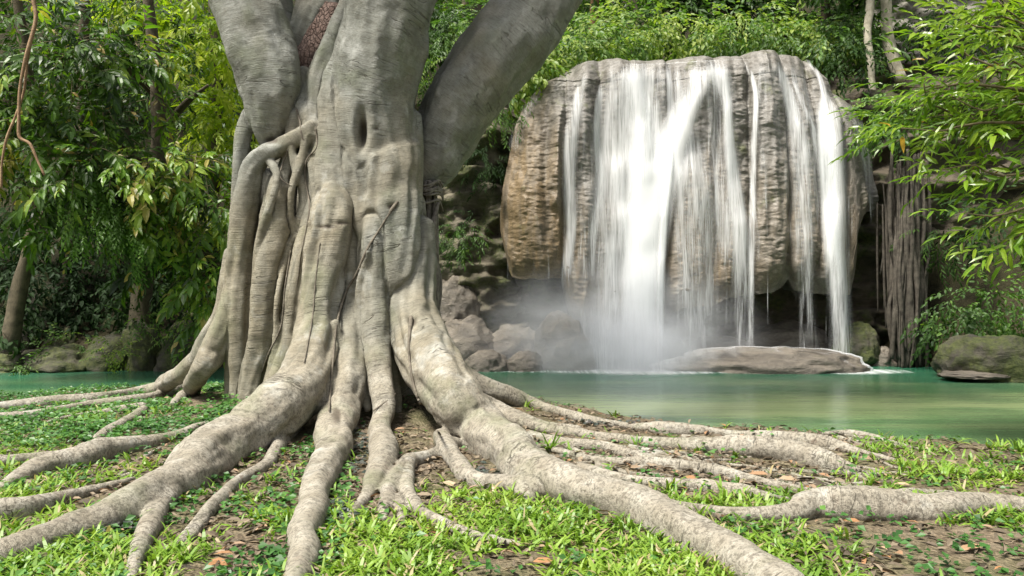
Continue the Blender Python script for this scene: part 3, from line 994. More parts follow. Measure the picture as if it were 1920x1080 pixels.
# ------------------------------------------------------------------ leaves
LEAF_V = np.array([(0, 0, 0), (.28, .36, .07), (.28, -.36, .07), (.32, 0, 0), (.66, .34, -.03), (.66, -.34, -.03), (.68, 0, -.09), (1, 0, -.24)], float)
LEAF_F = np.array([(0, 3, 1), (0, 2, 3), (1, 3, 6), (1, 6, 4), (3, 2, 5), (3, 5, 6), (4, 6, 7), (6, 5, 7)])
RH_V = np.array([(0, 0, 0), (.45, .40, .06), (1, 0, -.12), (.45, -.40, .06)], float)
RH_F = np.array([(0, 2, 1), (0, 3, 2)])
BL_V = np.array([(0, -.5, 0), (0, .5, 0), (.4, -.55, .03), (.4, .55, .03), (.75, -.42, -.05), (.75, .42, -.05), (1, 0, -.22)], float)
BL_F = np.array([(0, 2, 3), (0, 3, 1), (2, 4, 5), (2, 5, 3), (4, 6, 5)])


def unit(v):
    return v / (np.linalg.norm(v, axis=-1, keepdims=True) + 1e-9)


def frames(d, up):
    """d (n,3) leaf direction, up (n,3) wanted normal -> (n,3,3) columns dir, side, normal"""
    d = unit(d)
    s = unit(np.cross(up, d))
    n = np.cross(d, s)
    return np.stack([d, s, n], -1)


def scale_frames(M, L, Wd):
    return M * np.stack([L, Wd, L], -1)[:, None, :]


def leaves_mesh(name, M, T, var, mat, tv=LEAF_V, tf=LEAF_F):
    k, n = len(T), len(tv)
    v = np.einsum('kij,nj->kni', M, tv) + T[:, None, :]
    f = tf[None] + (np.arange(k) * n)[:, None, None]
    return mesh_np(name, v.reshape(-1, 3), f.reshape(-1, 3), False, {'var': np.repeat(var, n)}, [mat])


def spray_template(n, length, leaf, wid, droop, fan=0.9, seed=0, dip=-0.25):
    r = np.random.default_rng(seed)
    t = np.linspace(0.12, 1, n)
    pos = np.stack([t * length, 0.03 * length * np.sin(t * 7 + seed), -droop * length * t ** 2], -1)
    sgn = np.where(np.arange(n) % 2 == 0, 1, -1)
    a = sgn * fan * (1 - 0.55 * t) + r.normal(0, .15, n)
    a[-1] = 0
    d = np.stack([np.cos(a), np.sin(a), dip - 1.2 * droop * t + r.normal(0, .2, n)], -1)
    up = np.stack([r.normal(0, .3, n), r.normal(0, .3, n) + sgn * -0.2, np.ones(n)], -1)
    L = leaf * r.uniform(.7, 1.15, n)
    return pos, scale_frames(frames(d, up), L, L * wid * r.uniform(.85, 1.15, n))


def sprays(pos, direc, roll, temps, scale):
    """place sprays: returns M,T of leaves and spray index"""
    K = len(pos)
    up = np.tile((0, 0, 1.0), (K, 1)) + roll
    Fm = frames(direc, up)
    which = rng.integers(0, len(temps), K)
    Ms, Ts, idx = [], [], []
    for w in range(len(temps)):
        sel = np.where(which == w)[0]
        if not len(sel):
            continue
        p, M = temps[w]
        Ts.append((np.einsum('kij,nj->kni', Fm[sel], p) * scale[sel, None, None] + pos[sel, None, :]).reshape(-1, 3))
        Ms.append((np.einsum('kij,njl->knil', Fm[sel], M) * scale[sel, None, None, None]).reshape(-1, 3, 3))
        idx.append(np.repeat(sel, len(p)))
    return np.vstack(Ms), np.vstack(Ts), np.concatenate(idx)


def proj(T):
    return 960 + T[:, 0] / T[:, 1] * F, 540 - (T[:, 2] - CAMZ) / T[:, 1] * F


def foliage(parent, blobs, n_spray, temps, mat, tv=LEAF_V, tf=LEAF_F, vrange=(0, 1), hang=0.35, singles=0, spread=0.4, partname='crown', scl=(0.8, 1.25), clumps=True, twigs=None, view_cut=True):
    """blobs: (x,y,z, rx,ry,rz) ellipsoids, sprays spread through them in clumps"""
    blobs = np.array(blobs, float)
    vol = blobs[:, 3] * blobs[:, 4] * blobs[:, 5]
    w = vol ** 0.67
    w /= w.sum()
    b = rng.choice(len(blobs), n_spray, p=w)
    dirs = unit(rng.normal(size=(n_spray, 3)))
    rad = rng.uniform(0.12, 1, n_spray) ** 0.5
    pos = blobs[b, :3] + dirs * rad[:, None] * blobs[b, 3:6]
    if clumps:
        keep = fbm(pos * 1.25 + blobs[0, 0], 2) > rng.uniform(-0.55, 0.15, n_spray)
        pos, dirs, b = pos[keep], dirs[keep], b[keep]
    K = len(pos)
    out = dirs * (0.9, 0.9, 0.5) + rng.normal(0, spread, (K, 3)) + np.array((0, -0.25, -hang))
    roll = rng.normal(0, .35, (K, 3)) + np.array((0, -0.35, 0))
    sc = rng.uniform(*scl, K)
    M, T, idx = sprays(pos, out, roll, temps, sc)
    base = 0.5 + 0.62 * fbm(pos * 1.1 + 3, 2) + rng.normal(0, .10, K)
    var = np.clip(base[idx] + rng.normal(0, .12, len(T)), 0, 1)
    odd = rng.random(len(T))
    var = np.where(odd > 0.985, 1.0, np.minimum(var, 0.96))
    var = vrange[0] + (vrange[1] - vrange[0]) * var
    if singles:
        x, y = proj(T)
        vis = (x > -10) & (x < 1930) & (y > -10) & (y < 1090)
        score = np.where(vis, -T[:, 1], -1e9) + np.linalg.norm(M[:, :, 0], axis=1) * 2
        top = np.argsort(-score)[:singles]
        top = top[vis[top]]
        add_leaf_objects(parent, M[top], T[top], var[top], mat, tv, tf)
        rest = np.ones(len(T), bool)
        rest[top] = False
        M, T, var = M[rest], T[rest], var[rest]
    o = link(partname, leaves_mesh(partname, M, T, var, mat, tv, tf), parent)
    if singles:
        o['kind'] = 'stuff'
    if twigs:
        tw = []
        for k in range(min(K, twigs)):
            p0, dd, L = pos[k], unit(out[k]), 0.45 * sc[k]
            tw.append(tube(np.array([(*(p0 - dd * 0.25), .006), (*p0, .006), (*(p0 + dd * L - (0, 0, .05)), .003)]), 4))
        v, fc = join_tubes(tw)
        to = link('twig_mass', mesh_np('twig_mass', v, fc, True, mats=[TWIG]), parent)
        to['kind'] = 'stuff'
    return pos


_leafcache = {}


def leaf_variant(mat, k, tv, tf, n=12):
    key = (mat.name, k, len(tv))
    if key not in _leafcache:
        r = np.random.default_rng(k)
        v = tv.copy()
        v[:, 2] += 0.10 * r.normal() * v[:, 0] ** 2
        v[:, 1] += 0.10 * r.normal() * v[:, 0] ** 2
        _leafcache[key] = mesh_np('leaf', v, tf, False, {'var': np.full(len(v), (k + .5) / n)}, [mat])
    return _leafcache[key]


def add_leaf_objects(parent, M, T, var, mat, tv, tf, name='leaf', n=12):
    for k in range(len(T)):
        me_ = leaf_variant(mat, int(min(n - 1, max(0, var[k] * n))), tv, tf, n)
        o = bpy.data.objects.new(name, me_)
        COL.objects.link(o)
        o.parent = parent
        m4 = Matrix.Identity(4)
        for a in range(3):
            for b_ in range(3):
                m4[a][b_] = M[k][a][b_]
            m4[a][3] = T[k][a]
        o.matrix_parent_inverse = Matrix.Translation(-parent.location)
        o.matrix_basis = m4


def trunk_part(parent, pts, mat, name='trunk', n=10, wob=0.15):
    """pts world (x,y,z,r)"""
    v, qd, tr = tube(catmull(np.array(pts, float), 0.12), n, wob, random.random() * 40)
    return link(name, mesh_np(name, v, [qd, tr], True, mats=[mat]), parent)


def pw(px, py, d, r):
    p = W(px, py, d)
    return (*p, r * d / F)


SPR_DROOP = [spray_template(9 + s % 3, .60, (.23, .19, .15, .25, .17, .20)[s], .44, .34, .95, s, -.12) for s in range(6)]
SPR_SMALL = [spray_template(10, .55, .11, .58, .40, 1.0, 10 + s) for s in range(4)]
SPR_BACK = [spray_template(9, .6, .21, .5, .25, 1.0, 20 + s, -.1) for s in range(4)]
SPR_LANCE = [spray_template(9, .50, .17, .30, .10, 1.0, 30 + s, -0.04) for s in range(5)]
SPR_FERN = [spray_template(14, .55, .12, .32, .5, 1.15, 40 + s) for s in range(4)]


def blobs_px(lst):
    out = []
    for (px, py, d, rx, ry, rz) in lst:
        c = W(px, py, d)
        out.append((*c, rx, ry, rz))
    return out


# crown of the banyan, above the picture
crown_b = [(-4.2, 9.0, 9.6, 2.8, 2.6, 1.3), (-1.8, 10.2, 10.6, 2.6, 2.4, 1.4), (0.2, 8.0, 9.8, 2.6, 2.2, 1.3), (3.0, 9.8, 9.8, 2.4, 2.4, 1.2), (-3.0, 11.5, 9.8, 2.0, 2.0, 1.2)]
foliage(tree, crown_b, 1500, SPR_BACK, LF_DARK, RH_V, RH_F, partname='crown', scl=(1.0, 1.6))

# ------------------------------------------------------------------ waterfall rock
def build_fall_rock():
    nu, nvv = 330, 340
    d0 = 16.3
    k = d0 / F
    u = np.linspace(0, 1, nu)
    zb_px = np.array([(935, 415), (945, 505), (952, 522), (1000, 524), (1046, 520), (1053, 560), (1062, 592), (1090, 604), (1150, 612), (1200, 612), (1245, 588), (1262, 578), (1330, 572), (1345, 562), (1400, 551), (1440, 548), (1455, 540), (1466, 522), (1478, 540), (1500, 549), (1578, 553), (1588, 520), (1594, 450), (1606, 405), (1640, 392)])
    xL = np.array([(100, 1120), (118, 1085), (140, 1055), (170, 1010), (200, 985), (250, 965), (300, 955), (360, 943), (430, 936), (500, 944), (620, 944)])
    xR = np.array([(100, 1505), (115, 1528), (140, 1543), (175, 1560), (200, 1590), (240, 1618), (300, 1632), (360, 1638), (430, 1640), (620, 1640)])
    tp_px = np.array([(1080, 122), (1120, 118), (1180, 117), (1260, 116), (1320, 112), (1400, 108), (1470, 108), (1510, 111), (1535, 122)])
    P = np.zeros((nu, nvv, 3))
    vv = np.linspace(0, 1, nvv)
    n_under, n_top = int(nvv * .08), int(nvv * .14)
    for i, uu in enumerate(u):
        # bottom at this u
        xb = 935 + uu * (1640 - 935)
        yb = np.interp(xb, zb_px[:, 0], zb_px[:, 1]) + 5.0 * fbm(np.array([[xb * .13, 0.5, 0]]), 3)[0]
        xt = 1085 + uu * (1530 - 1085)
        yt = np.interp(xt, tp_px[:, 0], tp_px[:, 1])
        yrow = np.concatenate([np.full(n_under, yb), np.linspace(yb, yt + 42, nvv - n_under - n_top), np.full(n_top, yt)])
        tt = np.linspace(0, 1, n_top)
        yrow[-n_top:] = yt + 42 * (1 - np.sin(np.minimum(tt * 1.7, 1) * math.pi / 2))
        l_ = np.interp(yrow, xL[:, 0], xL[:, 1])
        r_ = np.interp(yrow, xR[:, 0], xR[:, 1])
        xrow = l_ + uu * (r_ - l_)
        e = abs(2 * uu - 1)
        dep = np.full(nvv, d0)
        hh = np.clip((yb - yrow) / max(yb - yt, 1), 0, 1)
        dep += (0.75 if uu < .5 else 0.9) * e ** 7 + 0.55 * hh ** 1.5
        dep[:n_under] += np.linspace(1.5, 0.0, n_under) ** 1.0
        dep[-n_top:] += 0.35 * (1 - np.cos(np.minimum(tt * 1.7, 1) * math.pi / 2)) + 2.6 * np.maximum(tt - 0.45, 0)
        # bulge of the hanging lip
        dep += 0.22 * np.exp(-(hh / 0.05) ** 2)
        dk = np.minimum(dep, d0 + 1.0) / F
        P[i, :, 0], P[i, :, 1], P[i, :, 2] = (xrow - 960) * dk, dep, CAMZ - (yrow - 540) * dk
    pts = P.reshape(-1, 3)
    X, Z = pts[:, 0], pts[:, 2]
    pxn = 960 + X / k
    lobe = np.zeros(len(X))
    drift = 10 * vnoise(np.stack([X * .6, Z * .8, 0 * X], -1))
    for cx, hw, am in [(992, 70, .62), (1085, 40, .36), (1150, 36, .30), (1215, 38, .26), (1300, 44, .42), (1370, 30, .34), (1434, 36, .50), (1500, 32, .36), (1556, 28, .40), (1616, 28, .34)]:
        t = np.clip(1 - ((pxn + drift - cx) / hw) ** 2, 0, 1)
        lobe = np.maximum(lobe, am * np.sqrt(t))
    # a proud tongue on the left lobe and on the middle column
    lobe *= 0.82
    lobe += 0.10 * sstep(0.35, 0.0, np.abs((pxn - 1035) / 60)) * sstep(3.2, 3.6, Z)
    low = fbm(np.stack([X * 1.5, Z * .9, pts[:, 1]], -1), 4)
    rip = fbm(np.stack([X * 6.5 + low * 2, Z * 13.0, pts[:, 1] * 3], -1), 3)
    rip2 = fbm(np.stack([X * 8.0, Z * 22.0, pts[:, 1] * 6], -1), 2)
    flute = 1 - 2.4 * np.abs(fbm(np.stack([X * 1.7 + 3 + .3 * low, Z * .22, 0 * X], -1), 3))
    front = np.ones((nu, nvv))
    front[:, :n_under] = 0.4
    pts[:, 1] -= (lobe + 0.22 * low + 0.15 * flute + 0.014 * rip + 0.022 * rip2) * front.ravel()
    pts[:, 2] += 0.05 * low * (1 - front.ravel() * .6)
    return pts, nu, nvv


rp, rnu, rnv = build_fall_rock()
fall_rock = link('waterfall_rock', mesh_np('waterfall_rock', rp, grid_faces(rnu, rnv)[:, ::-1], True, mats=[TUFA]))
tag(fall_rock, 'bulging brown and grey tufa rock that the water pours over', 'rock')

# depth of the rock face seen along each pixel ray (to drape water on it)
DM = np.full((200, 160), 99.0)
ppx, ppy = proj(rp)
ix = ((ppx - 900) / 4).astype(int)
iy = ((ppy - 80) / 4).astype(int)
ok = (ix >= 0) & (ix < 200) & (iy >= 0) & (iy < 160)
np.minimum.at(DM, (ix[ok], iy[ok]), rp[ok, 1])
for j in range(1, 160):
    bad = DM[:, j] > 50
    DM[bad, j] = DM[bad, j - 1]
for j in range(158, -1, -1):
    bad = DM[:, j] > 50
    DM[bad, j] = DM[bad, j + 1]
DM[DM > 50] = 17.0
E_ = DM.copy()
for a_ in (-1, 0, 1):
    for b_ in (-1, 0, 1):
        E_[1:-1, 1:-1] = np.minimum(E_[1:-1, 1:-1], DM[1 + a_:199 + a_, 1 + b_:159 + b_])
DM = E_
for _ in range(3):
    DM[1:-1] = (DM[:-2] + DM[1:-1] * 2 + DM[2:]) / 4
    DM[:, 1:-1] = np.minimum(DM[:, 1:-1], (DM[:, :-2] + DM[:, 1:-1] * 2 + DM[:, 2:]) / 4)


def rock_d(px, py):
    i = np.clip((px - 900) / 4, 0, 198.99)
    j = np.clip((py - 80) / 4, 0, 158.99)
    a, b = i.astype(int), j.astype(int)
    fa, fb = i - a, j - b
    return (DM[a, b] * (1 - fa) * (1 - fb) + DM[a + 1, b] * fa * (1 - fb) + DM[a, b + 1] * (1 - fa) * fb + DM[a + 1, b + 1] * fa * fb)


fall = empty('waterfall', (2.6, 16.0, WL))
tag(fall, 'white silky waterfall spilling over the tufa rock into the pool', 'waterfall')
SEED = [0.0]


def stream(pts, opac, off=0.05, nw=9, straight_from=None):
    """pts (px, py, full width px); follows the rock, falls free below its lip"""
    SEED[0] += 3.31
    p = np.array([(a, b, 0, w) for a, b, w in pts], float)
    s = catmull(p, 6)
    c = np.linspace(-1, 1, nw)
    X = s[:, 0][:, None] + c[None, :] * s[:, 3][:, None] / 2
    Y = np.repeat(s[:, 1][:, None], nw, 1)
    D = rock_d(X, Y) - off - 0.03 * (1 - c[None, :] ** 2)
    D = np.minimum.accumulate(D + np.linspace(0, 0.10, len(s))[:, None], axis=0) if straight_from is None else D
    # smooth along the fall
    for _ in range(4):
        D[1:-1] = (D[:-2] + 2 * D[1:-1] + D[2:]) / 4
    V_ = np.stack([(X - 960) / F * D, D, CAMZ - (Y - 540) / F * D], -1)
    V_[..., 2] = np.maximum(V_[..., 2], WL + 0.004)
    l = np.cumsum(np.concatenate([[0], np.linalg.norm(np.diff(V_[:, nw // 2], axis=0), axis=1)]))
    n = len(s)
    op = np.full(n, opac) if np.isscalar(opac) else np.interp(np.linspace(0, 1, n), np.linspace(0, 1, len(opac)), opac)
    ends = np.minimum(sstep(0, 0.05, np.linspace(0, 1, n)), 1)
    op = op * (0.4 + 0.6 * ends)
    if pts[-1][1] < 685:
        op = op * (1 - sstep(0.72, 1.0, np.linspace(0, 1, n))) - 0.3 * sstep(0.8, 1.0, np.linspace(0, 1, n))
    at = {'c': np.tile(c, n), 'l': np.repeat(l, nw), 'opac': np.repeat(op, nw), 'seed': np.full(n * nw, SEED[0])}
    return link('stream', mesh_np('stream', V_.reshape(-1, 3), grid_faces(n, nw), True, at, [STREAM]), fall)


stream([(1005, 180, 22), (985, 215, 26), (970, 255, 30), (960, 300, 26)], .32)
stream([(1100, 135, 16), (1088, 170, 24), (1078, 215, 30), (1070, 270, 34), (1067, 340, 30), (1070, 420, 30), (1064, 500, 26), (1058, 590, 26)], [.55, .75, .8, .7, .55])
stream([(1128, 160, 16), (1122, 200, 18), (1120, 260, 18), (1126, 330, 22), (1120, 400, 24), (1108, 470, 26), (1095, 560, 40)], [.8, .8, .6, .4, .3])
stream([(1192, 119, 110), (1178, 165, 112), (1168, 215, 118), (1168, 300, 122), (1170, 400, 124), (1172, 500, 140), (1180, 600, 170), (1190, 696, 210)], [.6, .8, .8, .75, .68, .66, .75])
stream([(1186, 119, 60), (1192, 160, 56), (1205, 215, 60), (1205, 290, 72), (1198, 380, 72), (1196, 480, 76), (1196, 600, 90), (1198, 696, 110)], [.75, .95, 1, 1, 1, .95, .9], .09)
stream([(1322, 114, 64), (1308, 160, 62), (1282, 210, 70), (1262, 260, 80), (1246, 320, 84), (1232, 400, 70), (1222, 500, 60), (1220, 600, 60), (1222, 696, 70)], [.6, .9, 1.1, 1.15, 1.1, 1, .9], .11)
stream([(1222, 117, 50), (1224, 165, 44), (1226, 220, 50), (1224, 300, 90), (1212, 400, 100), (1204, 500, 92), (1202, 600, 84), (1204, 696, 100)], [.55, .7, 1.0, 1.15, 1.15, 1, .9], .14)
stream([(1262, 270, 14), (1252, 340, 18), (1243, 440, 18), (1238, 560, 18), (1236, 696, 20)], [.7, 1, 1, 1, .95], .17)
stream([(1250, 118, 30), (1260, 150, 50), (1268, 200, 60), (1285, 280, 80), (1300, 380, 96), (1306, 480, 100), (1310, 570, 96), (1312, 696, 100)], [.6, .62, .6, .6, .55, .46, .38, .36])
stream([(1338, 112, 60), (1350, 145, 48), (1362, 190, 28), (1366, 250, 26), (1374, 330, 34), (1386, 420, 40), (1390, 500, 46), (1392, 575, 50), (1394, 650, 56), (1394, 696, 60)], [.75, .8, .9, .9, .85, .8, .65, .42, .36, .36], .07)
stream([(1345, 114, 50), (1352, 180, 70), (1356, 280, 70), (1362, 380, 80), (1368, 480, 96), (1370, 560, 90)], [.55, .4, .42, .5, .5, .4])
stream([(1398, 116, 12), (1412, 150, 14), (1418, 190, 14), (1413, 280, 16), (1411, 380, 16), (1409, 480, 16), (1408, 620, 14), (1408, 696, 14)], [.7, .75, .7, .65, .55, .4, .35])
stream([(1460, 116, 16), (1472, 155, 24), (1486, 205, 36), (1500, 270, 46), (1506, 360, 46), (1508, 450, 46), (1512, 545, 40), (1518, 640, 44), (1520, 696, 46)], [.75, .7, .65, .6, .55, .5, .38, .32, .32])
stream([(1488, 150, 10), (1502, 190, 12), (1522, 235, 16), (1535, 290, 22), (1538, 360, 20)], [.5, .6, .5, .3])
stream([(1512, 112, 12), (1534, 140, 14), (1546, 178, 20), (1553, 215, 56), (1556, 270, 66), (1560, 340, 66), (1564, 430, 62), (1570, 510, 54), (1576, 590, 52), (1580, 696, 60)], [.7, .75, .85, .9, .9, .85, .75, .6, .45], .08)
stream([(1545, 205, 30), (1548, 260, 46), (1556, 360, 44), (1562, 470, 36), (1572, 560, 30)], [.8, .95, .9, .8, .6], .11)
stream([(1606, 222, 22), (1620, 270, 30), (1628, 320, 20), (1633, 380, 10), (1636, 450, 6)], [.6, .5, .45, .3])
for (x, y0, y1) in [(1524, 545, 660), (1592, 420, 692), (1598, 400, 640), (1410, 552, 650), (1440, 550, 640), (1345, 565, 660), (1325, 572, 670), (952, 525, 600), (1300, 575, 680), (1272, 580, 680), (1028, 522, 580), (1550, 552, 690), (1380, 555, 670), (1490, 548, 640), (1000, 524, 580), (1362, 560, 650)]:
    w = random.uniform(3, 7)
    stream([(x, y0 - 60, w * .6), (x + random.uniform(-2, 2), (y0 + y1) / 2, w), (x + random.uniform(-3, 3), y1, w * 1.5)], [.25, .32, .24, .1], .06, 5)
# thin sheets of water between the strong streams
stream([(1110, 150, 60), (1105, 230, 80), (1112, 330, 100), (1110, 430, 110), (1105, 520, 110), (1100, 600, 100)], [.15, .22, .25, .3, .4, .5], .05, 13)
stream([(1290, 118, 120), (1300, 200, 140), (1320, 300, 150), (1325, 400, 160), (1325, 500, 150), (1320, 575, 140)], [.35, .3, .3, .34, .36, .3], .05, 17)
stream([(1470, 116, 70), (1500, 220, 110), (1515, 330, 130), (1522, 430, 130), (1530, 545, 110)], [.32, .3, .3, .32, .3], .05, 15)
stream([(1440, 112, 60), (1425, 200, 60), (1428, 320, 60), (1428, 460, 60), (1425, 540, 50)], [.3, .18, .16, .2, .2], .05, 9)
stream([(1150, 560, 120), (1120, 600, 150), (1115, 650, 170), (1120, 694, 180)], [.3, .42, .5, .6], .2, 15)
# film of water sliding over the brow
stream([(1180, 122, 20), (1250, 119, 22), (1330, 114, 24), (1420, 111, 20), (1510, 113, 14)], [.5, .65, .7, .6, .5], .04, 5, True)


# ------------------------------------------------------------------ boulders
def boulder(px, py_base, d, wpx, hpx, mat, label, name='boulder', deep=0.8, seed=None, sub=5, cat='boulder', group=None, rough=0.22, base_z=None):
    seed = seed if seed is not None else random.random() * 90
    bm_v, bm_f = ICO[sub]
    k = d / F
    rx, rz = wpx * k / 2, hpx * k
    c = W(px, py_base, d)
    v = bm_v.copy()
    n = fbm(v * 1.4 + seed, 4)
    n2 = fbm(v * 5 + seed, 3)
    n3 = np.abs(fbm(v * 2.6 + seed * 1.7, 3))
    v = v * (1 + rough * n - 0.30 * rough * n3 * 2 + 0.06 * n2)[:, None]
    v[:, 2] = np.where(v[:, 2] > 0, v[:, 2], v[:, 2] * 0.45)
    v = v * (rx, rx * deep, rz)
    o = link(name, mesh_np(name, v, bm_f, True, mats=[mat]), None, tuple(c + np.array((0, rx * deep * 0.5, 0))))
    o.rotation_euler[2] = random.uniform(-.2, .2)
    tag(o, label, cat, group)
    return o


def ico(sub):
    import bmesh
    b = bmesh.new()
    bmesh.ops.create_icosphere(b, subdivisions=sub, radius=1)
    v = np.array([x.co[:] for x in b.verts])
    b.verts.index_update()
    f = np.array([[x.index for x in fc.verts] for fc in b.faces])
    b.free()
    return v, f


ICO = {4: ico(4), 5: ico(5)}

# foot of the falls
boulder(1062, 694, 15.7, 120, 108, WETROCK, 'rounded grey rock lump under the left edge of the falls', seed=3)
boulder(965, 692, 16.3, 150, 78, WETROCK, 'wet brown boulder between banyan and the waterfall foot', seed=8)
boulder(880, 694, 16.2, 150, 95, WETROCK, 'large smooth brown boulder right beside the banyan trunk', seed=13)
boulder(915, 694, 15.4, 90, 36, WETROCK, 'low wet rock at the waterline left of the grey lump', seed=21)
boulder(985, 694, 15.4, 70, 34, WETROCK, 'small wet rock at the waterline touching the grey lump', seed=27)
boulder(850, 600, 17.2, 120, 90, WETROCK, 'upper grey boulder on the shaded ledge behind the banyan', seed=31)
mound = boulder(1445, 699, 15.2, 400, 46, WETROCK, 'wide low brown mound in the pool with water veiling over it', seed=44, deep=0.35, rough=0.26)
boulder(1612, 668, 16.4, 90, 62, BOULDER, 'mossy rock block right of the long mound', seed=52)
boulder(1660, 690, 16.4, 60, 40, WETROCK, 'little brown rock at the foot of the hanging roots', seed=57)
boulder(1350, 668, 17.0, 170, 36, WETROCK, 'dark rock ledge in the cave under the falls', seed=61)
boulder(1500, 668, 17.1, 190, 60, WETROCK, 'broad dark rock in the cave behind the mound', seed=65)
boulder(1240, 690, 16.5, 120, 60, WETROCK, 'white veiled rock struck by the main fall', seed=68)
boulder(1880, 706, 13.9, 210, 78, BOULDER, 'mossy boulder on the right bank of the pool', seed=71, rough=0.28)
boulder(1840, 707, 13.6, 130, 10, WETROCK, 'flat pale ledge at the waterline below the mossy boulder', seed=76)
# left bank
for i, (px, py, d, w, h, lab) in enumerate([
        (332, 690, 15.5, 92, 70, 'round mossy boulder on the far left bank nearest the banyan'),
        (262, 688, 15.5, 66, 82, 'tall dark boulder at the foot of the leaning forest tree'),
        (195, 690, 15.5, 80, 56, 'squat mossy boulder in the middle of the far left bank'),
        (112, 664, 16.0, 60, 46, 'small dark boulder above the shore on the left bank'),
        (40, 640, 16.6, 110, 100, 'large mossy rock slab in the shade at the left edge'),
        (95, 692, 15.3, 120, 36, 'low moss covered ledge along the left waterline'),
        (18, 672, 15.7, 64, 52, 'grey rock at the left frame edge above the water'),
        (8, 694, 15.2, 70, 26, 'low dark rock at the waterline in the left corner'),
        (215, 645, 16.6, 80, 48, 'dark shaded rock behind the squat boulder'),
        (150, 650, 16.8, 60, 40, 'dim brown rock half hidden under the left foliage'),
        (318, 612, 17.2, 60, 40, 'mossy rock upslope behind the round boulder'),
        (380, 640, 16.8, 80, 70, 'shaded rock close behind the banyan buttress')]):
    boulder(px, py, d, w * 1.25, h * 1.2, BOULDER, lab, seed=100 + i * 7, sub=4, rough=0.42)

# water veil over the mound
def veil():
    v = np.array([x_.co[:] for x_ in mound.data.vertices])
    rz = v[:, 2].max()
    rx = np.abs(v[:, 0]).max()
    ry = np.abs(v[:, 1]).max()
    f = np.array([p_.vertices[:] for p_ in mound.data.polygons])
    keep = (v[f][:, :, 2] > -0.1).all(1)
    u_, inv_ = np.unique(f[keep], return_inverse=True)
    a, b, c_ = v[u_, 0] / rx, v[u_, 1] / ry, v[u_, 2] / rz
    mk = 0.62 * sstep(-0.7, 0.2, b + 0.30 * a ** 2) + 0.30 * sstep(0.5, 0.95, np.abs(a)) - 0.03
    mk = np.clip(mk * .85 + 0.22 * fbm(np.stack([a * 11, b * 3, 0 * a], -1), 3), 0, .8)
    wv = v[u_] * (1.06, 1.03, 1.03) + np.array(mound.location)
    wv[:, 2] = np.maximum(wv[:, 2], WL + .006)
    at = {'c': 1 - 0.7 * mk, 'l': b * 1.5, 'opac': np.full(len(u_), .72), 'seed': np.full(len(u_), 77.0)}
    link('veil', mesh_np('veil', wv, inv_.reshape(-1, 3), True, at, [STREAM]), fall)


veil()


def foam():
    n, mrows = 80, 10
    x = np.linspace(-1.2, 7.6, n)
    V_, C_, L_, O_ = [], [], [], []
    cen = np.exp(-((x - 2.5) / 1.3) ** 2) + 0.75 * np.exp(-((x - 6.4) / 0.9) ** 2)
    for j in range(mrows):
        c = -1 + 2 * j / (mrows - 1)
        y = 15.35 + c * (0.30 + 0.55 * cen)
        V_.append(np.stack([x, y, np.full(n, WL + 0.005)], -1))
        C_.append(np.full(n, c))
        L_.append(x * 0.2)
        O_.append(0.35 + 0.6 * np.minimum(cen, 1))
    at = {'c': np.array(C_).ravel(), 'l': np.array(L_).ravel(), 'opac': np.array(O_).ravel(), 'seed': np.full(n * mrows, 91.0)}
    link('foam', mesh_np('foam', np.array(V_).reshape(-1, 3), grid_faces(mrows, n), True, at, [STREAM]), fall)


foam()


# ------------------------------------------------------------------ cliffs beside the falls
def rock_wall(name, label, x0, x1, z0, z1, y0, mat, amp=0.35, res=0.05, top_back=1.5, seed=0.0, edge=0.6, lean=0.0):
    nx, nz = int((x1 - x0) / res), int((z1 - z0) / res)
    X, Z = np.meshgrid(np.linspace(x0, x1, nx), np.linspace(z0, z1, nz), indexing='ij')
    u, v = (X - x0) / (x1 - x0), (Z - z0) / (z1 - z0)
    Y = y0 + lean * v + edge * np.abs(2 * u - 1) ** 5 + top_back * np.maximum(v - 0.85, 0) / 0.15
    p = np.stack([X, Y, Z], -1).reshape(-1, 3)
    q_ = p + seed
    ledge = fbm(q_ * (0.9, 0.9, 2.6), 4)
    blk = np.abs(fbm(q_ * (1.7, 1.7, 2.2) + 7, 3))
    fine = fbm(q_ * (6, 6, 9), 3)
    p[:, 1] += -amp * 1.6 * ledge + amp * 1.2 * blk - 0.05 * fine
    p[:, 2] += 0.15 * ledge
    o = link(name, mesh_np(name, p, grid_faces(nx, nz), True, mats=[mat]))
    return tag(o, label, 'cliff')


rock_wall('cliff', 'dark mossy cliff in the gap between banyan trunk and waterfall', -4.2, 0.4, -0.6, 5.6, 17.3, CLIFF, seed=2)
rock_wall('cliff', 'shaded brown cliff right of the waterfall behind the leafy branches', 7.0, 15.0, -0.8, 6.6, 17.1, CLIFF_R, 0.4, seed=9, lean=0.3)
rock_wall('cliff', 'tall grey cliff face rising above the right of the waterfall', 9.3, 12.4, 5.4, 12.5, 19.6, GREYROCK, 0.3, seed=17, lean=0.4)
rock_wall('cliff', 'black cave wall under the lip of the waterfall', -0.9, 8.2, -0.8, 3.8, 17.75, CLIFF_R, 0.15, seed=23, edge=0.1, top_back=0.2)

